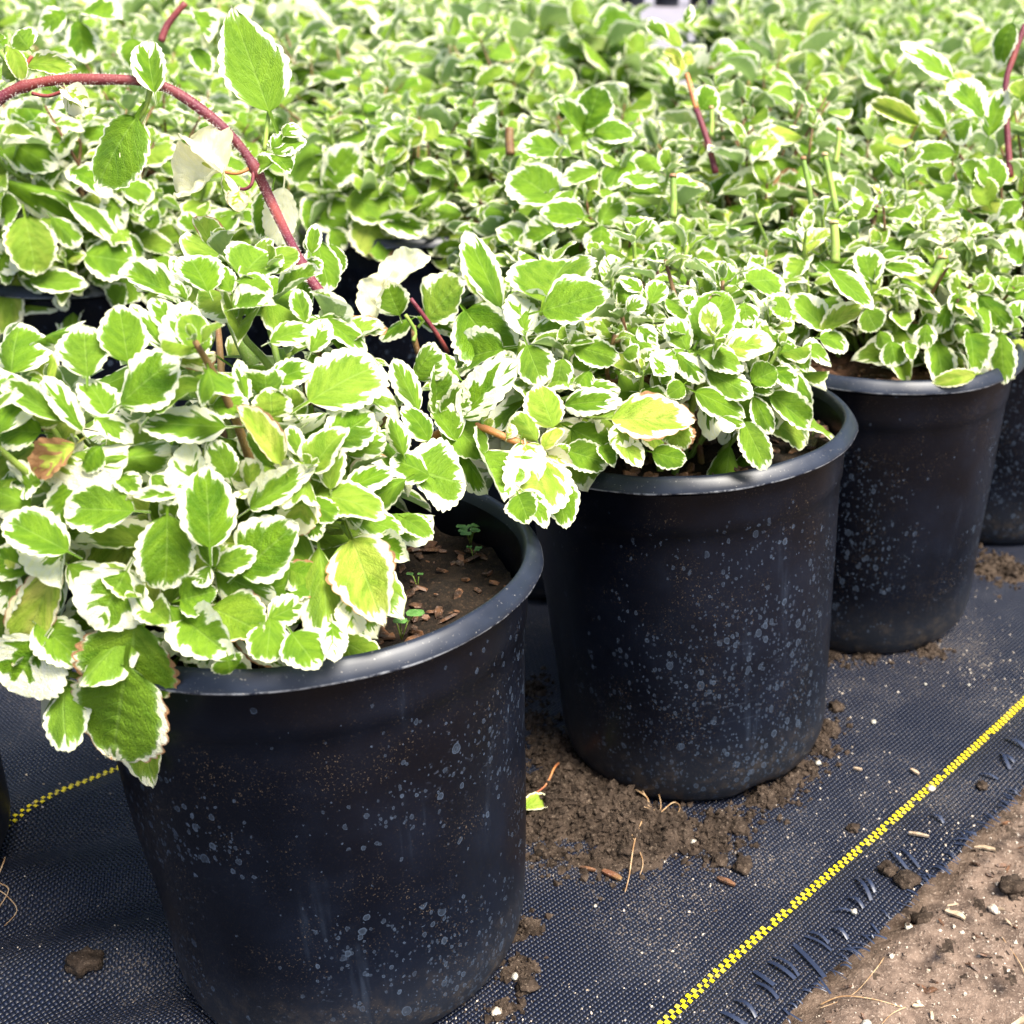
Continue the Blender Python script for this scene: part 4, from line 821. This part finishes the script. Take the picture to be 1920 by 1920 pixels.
# --- the further rows
ORD = ['first', 'second', 'third', 'fourth', 'fifth', 'sixth', 'seventh', 'eighth', 'ninth', 'tenth', 'eleventh', 'twelfth', 'thirteenth', 'fourteenth', 'fifteenth']
U = Vector((.138, .184)); V_ = Vector((-.184, .138))/.23
rows = []
def add_row(base, i0, i1, st=1.0): return [Vector(base)+U*(st*i) for i in range(i0, i1)]
rows.append([Vector(D)]+[Vector(D)+U*i for i in range(1, 4)])
rows.append(add_row(G, 1, 9))
rows.append([Vector((-.78, .80))]+add_row(Fp, 1, 9, 1.08))
base = Vector(Fp)+V_*.245-U*.5
for k in range(9):
    b = base+V_*.235*k+U*(.5 if k % 2 else 0); rows.append(add_row((b.x, b.y), -6, 14, 1.08))
rl = random.Random(77); nn = 0
for ri, row in enumerate(rows):
    vis = []
    for p in row:
        x, y, z = project(Vector((p.x, p.y, .27)))
        hw = .14*F_PX/max(z, .2)
        if z < .3 or x+hw < -60 or x-hw > 1990: continue
        tx, ty, tz = project(Vector((p.x, p.y, .33)))
        if y < -90: continue
        if 1120 < x < 1390 and y < 172: continue
        vis.append((x, y, z, p))
    vis.sort(key=lambda q: q[0])
    for ci, (x, y, z, p) in enumerate(vis):
        nn += 1; px_, py_ = p.x+rl.uniform(-.015, .015), p.y+rl.uniform(-.015, .015)
        lab = f'variegated plant {ORD[ci]} from the left in the {ORD[ri]} row behind the front pots'
        if ri == 0: lab = f'variegated plant at the right edge, {ORD[ci]} behind the third pot in the front row'
        pl = Plant((px_, py_), (px_, py_, .232), rl.uniform(.108, .13), rl.uniform(.075, .125), lab)
        cap = 130 if z < 1.15 else (80 if z < 1.6 else (40 if z < 2.2 else 16))
        fill(pl, 40 if z < 1.25 else (28 if z < 1.7 else 17), cap, 500+nn, rl.uniform(1.7, 2.0) if z < 1.25 else (rl.uniform(2.2, 2.6) if z < 1.7 else rl.uniform(3.2, 4.0)), -6, stems=1 if z < 2 else False, rmin=.7)
        if ri < 4 and z < 1.7 and ri > 0:
            make_pot(px_, py_, (0, 0), f'shaded black pot {ORD[ci]} from the left in the {ORD[ri]} row behind the front pots', .2, PEAT, nn+20, 0)
# red stems that stand up in the far foliage
def free_stem(pl, pts, wpx, mat): return stalk(pl, pts, wpx, mat, 'upright_stem', 10)
free_stem(PG, [cv(335, 890, 1.0), cv(290, 720, 1.0), cv(235, 560, 1.0)], 13, STEM_R); free_stem(PG, [cv(235, 560, 1.0), cv(210, 470, 1.0), cv(185, 380, 1.0)], 11, STEM_O)
heroes(PG, 1220, 0, 2.743, [(170, 360, 90, 230, 60, .1, 1), (190, 330, 200, 240, 60, .1, 1), (160, 300, 60, 260, 50, .2, 1), (150, 240, 80, 80, 90, .1, .3), (90, 200, -30, 80, 90, .5), (180, 120, 200, 10, 60, .7), (260, 560, 340, 450, 150, .3), (150, 340, 120, 280, 40, .1, 1, .6)], dep=1.0)
free_stem(PC, [cv(1850, 910, .95), cv(1835, 700, .95), cv(1825, 440, .95), cv(1870, 280, .95), cv(1925, 130, .95)], 13, STEM_R)
heroes(PC, 1220, 0, 2.743, [(1550, 395, 1280, 210, 140, .6, 0, 0, 'f'), (1705, 605, 1560, 380, 160, .55, 0, 0, 'f'), (1740, 700, 1820, 440, 140, .5, 0, 0, 'f'), (1510, 655, 1360, 490, 120, .45), (1640, 620, 1530, 690, 130, .4), (1380, 640, 1120, 510, 110, .15, .5), (1560, 790, 1370, 760, 110, .25), (1900, 500, 1890, 380, 110, .1, .3), (1860, 120, 1760, 300, 120, .2)], dep=.94)
free_stem(PE, [(302, 78, .95), (315, 45, .95), (348, 5, .95)], 13, STEM_R)
# ------------------------------------------------------------------ plants left of the nearest pot that only just reach the frame
# ------------------------------------------------------------------ seedlings in the soil
SEEDM = stem_mat('seedling_green', (.04, .11, .02), (.07, .17, .035), 300)
def seedling(px, py, z0, lab, sc_=1.0, n=6):
    p = on_ground(px, py, z0); root = empty('seedling', p); tag(root, lab, 'seedling', 'weed seedlings'); rs_ = random.Random(px)
    for k in range(n):
        a = k*2.4+rs_.random(); r = rs_.uniform(.002, .005)*sc_; q = Vector((r*math.cos(a), r*math.sin(a), .005*sc_))
        V, Fc = tube([Vector((0, 0, -.003)), q*.5+Vector((0, 0, .001)), q], [.0003]*3, 5); link('stem', mesh_of('stem', V, Fc, STEM_G), root)
        V = [q+Vector((0, 0, .0002))]; rr = rs_.uniform(.0014, .0022)*sc_
        for j in range(10): t = j/10*6.283; V.append(q+Vector((rr*math.cos(t)*(1+.15*math.cos(2*t)), rr*math.sin(t), .0003*math.sin(3*t)+.0004)))
        link('leaf', mesh_of('leaf', V, [(0, 1+j, 1+(j+1) % 10) for j in range(10)], SEEDM), root)
seedling(882, 1012, .196, 'clover-like seedling with round leaflets in the soil of the nearest pot', 1.15, 9)
seedling(888, 1040, .194, 'tiny two-leaved seedling just below the clover-like one', .7, 3)
seedling(782, 1092, .193, 'single pale seedling by the drooping yellow-green leaf', .7, 2)
seedling(1520, 822, .203, 'grey-green seedling in the soil at the right of the middle pot', 1.2, 5)
seedling(752, 1188, .196, 'oval-leaved seedling at the inner front rim of the nearest pot', 1.6, 3)
o = link('leaf_scrap', leaf_mesh('leaf_scrap', 24, 4, 6, 99, mat=LEAF, pet=0)); p0 = sit(975, 1530); p1 = sit(1040, 1516); p0.z += .005; p1.z += .008
o.matrix_world = frame(p0, p1-p0, Vector((0, -.4, 1)), (p1-p0).length, .012); o.color = (.2, .6, .1, 1)
tag(o, 'pale green fallen leaf on the mud between the first two pots', 'leaf')
# dark pots far off behind the gap in the foliage
for i, px in enumerate((1120, 1185, 1250, 1315, 1385)):
    p = on_ground(px, 14); r = empty('nursery_pot', (p.x, p.y, 0)); tag(r, f'far blurred black pot at the top edge, {ORD[i]} from the left beyond the gap', 'pot', 'black nursery pots')
    link('pot_body', BODY, r); link('pot_rim', RIM, r)
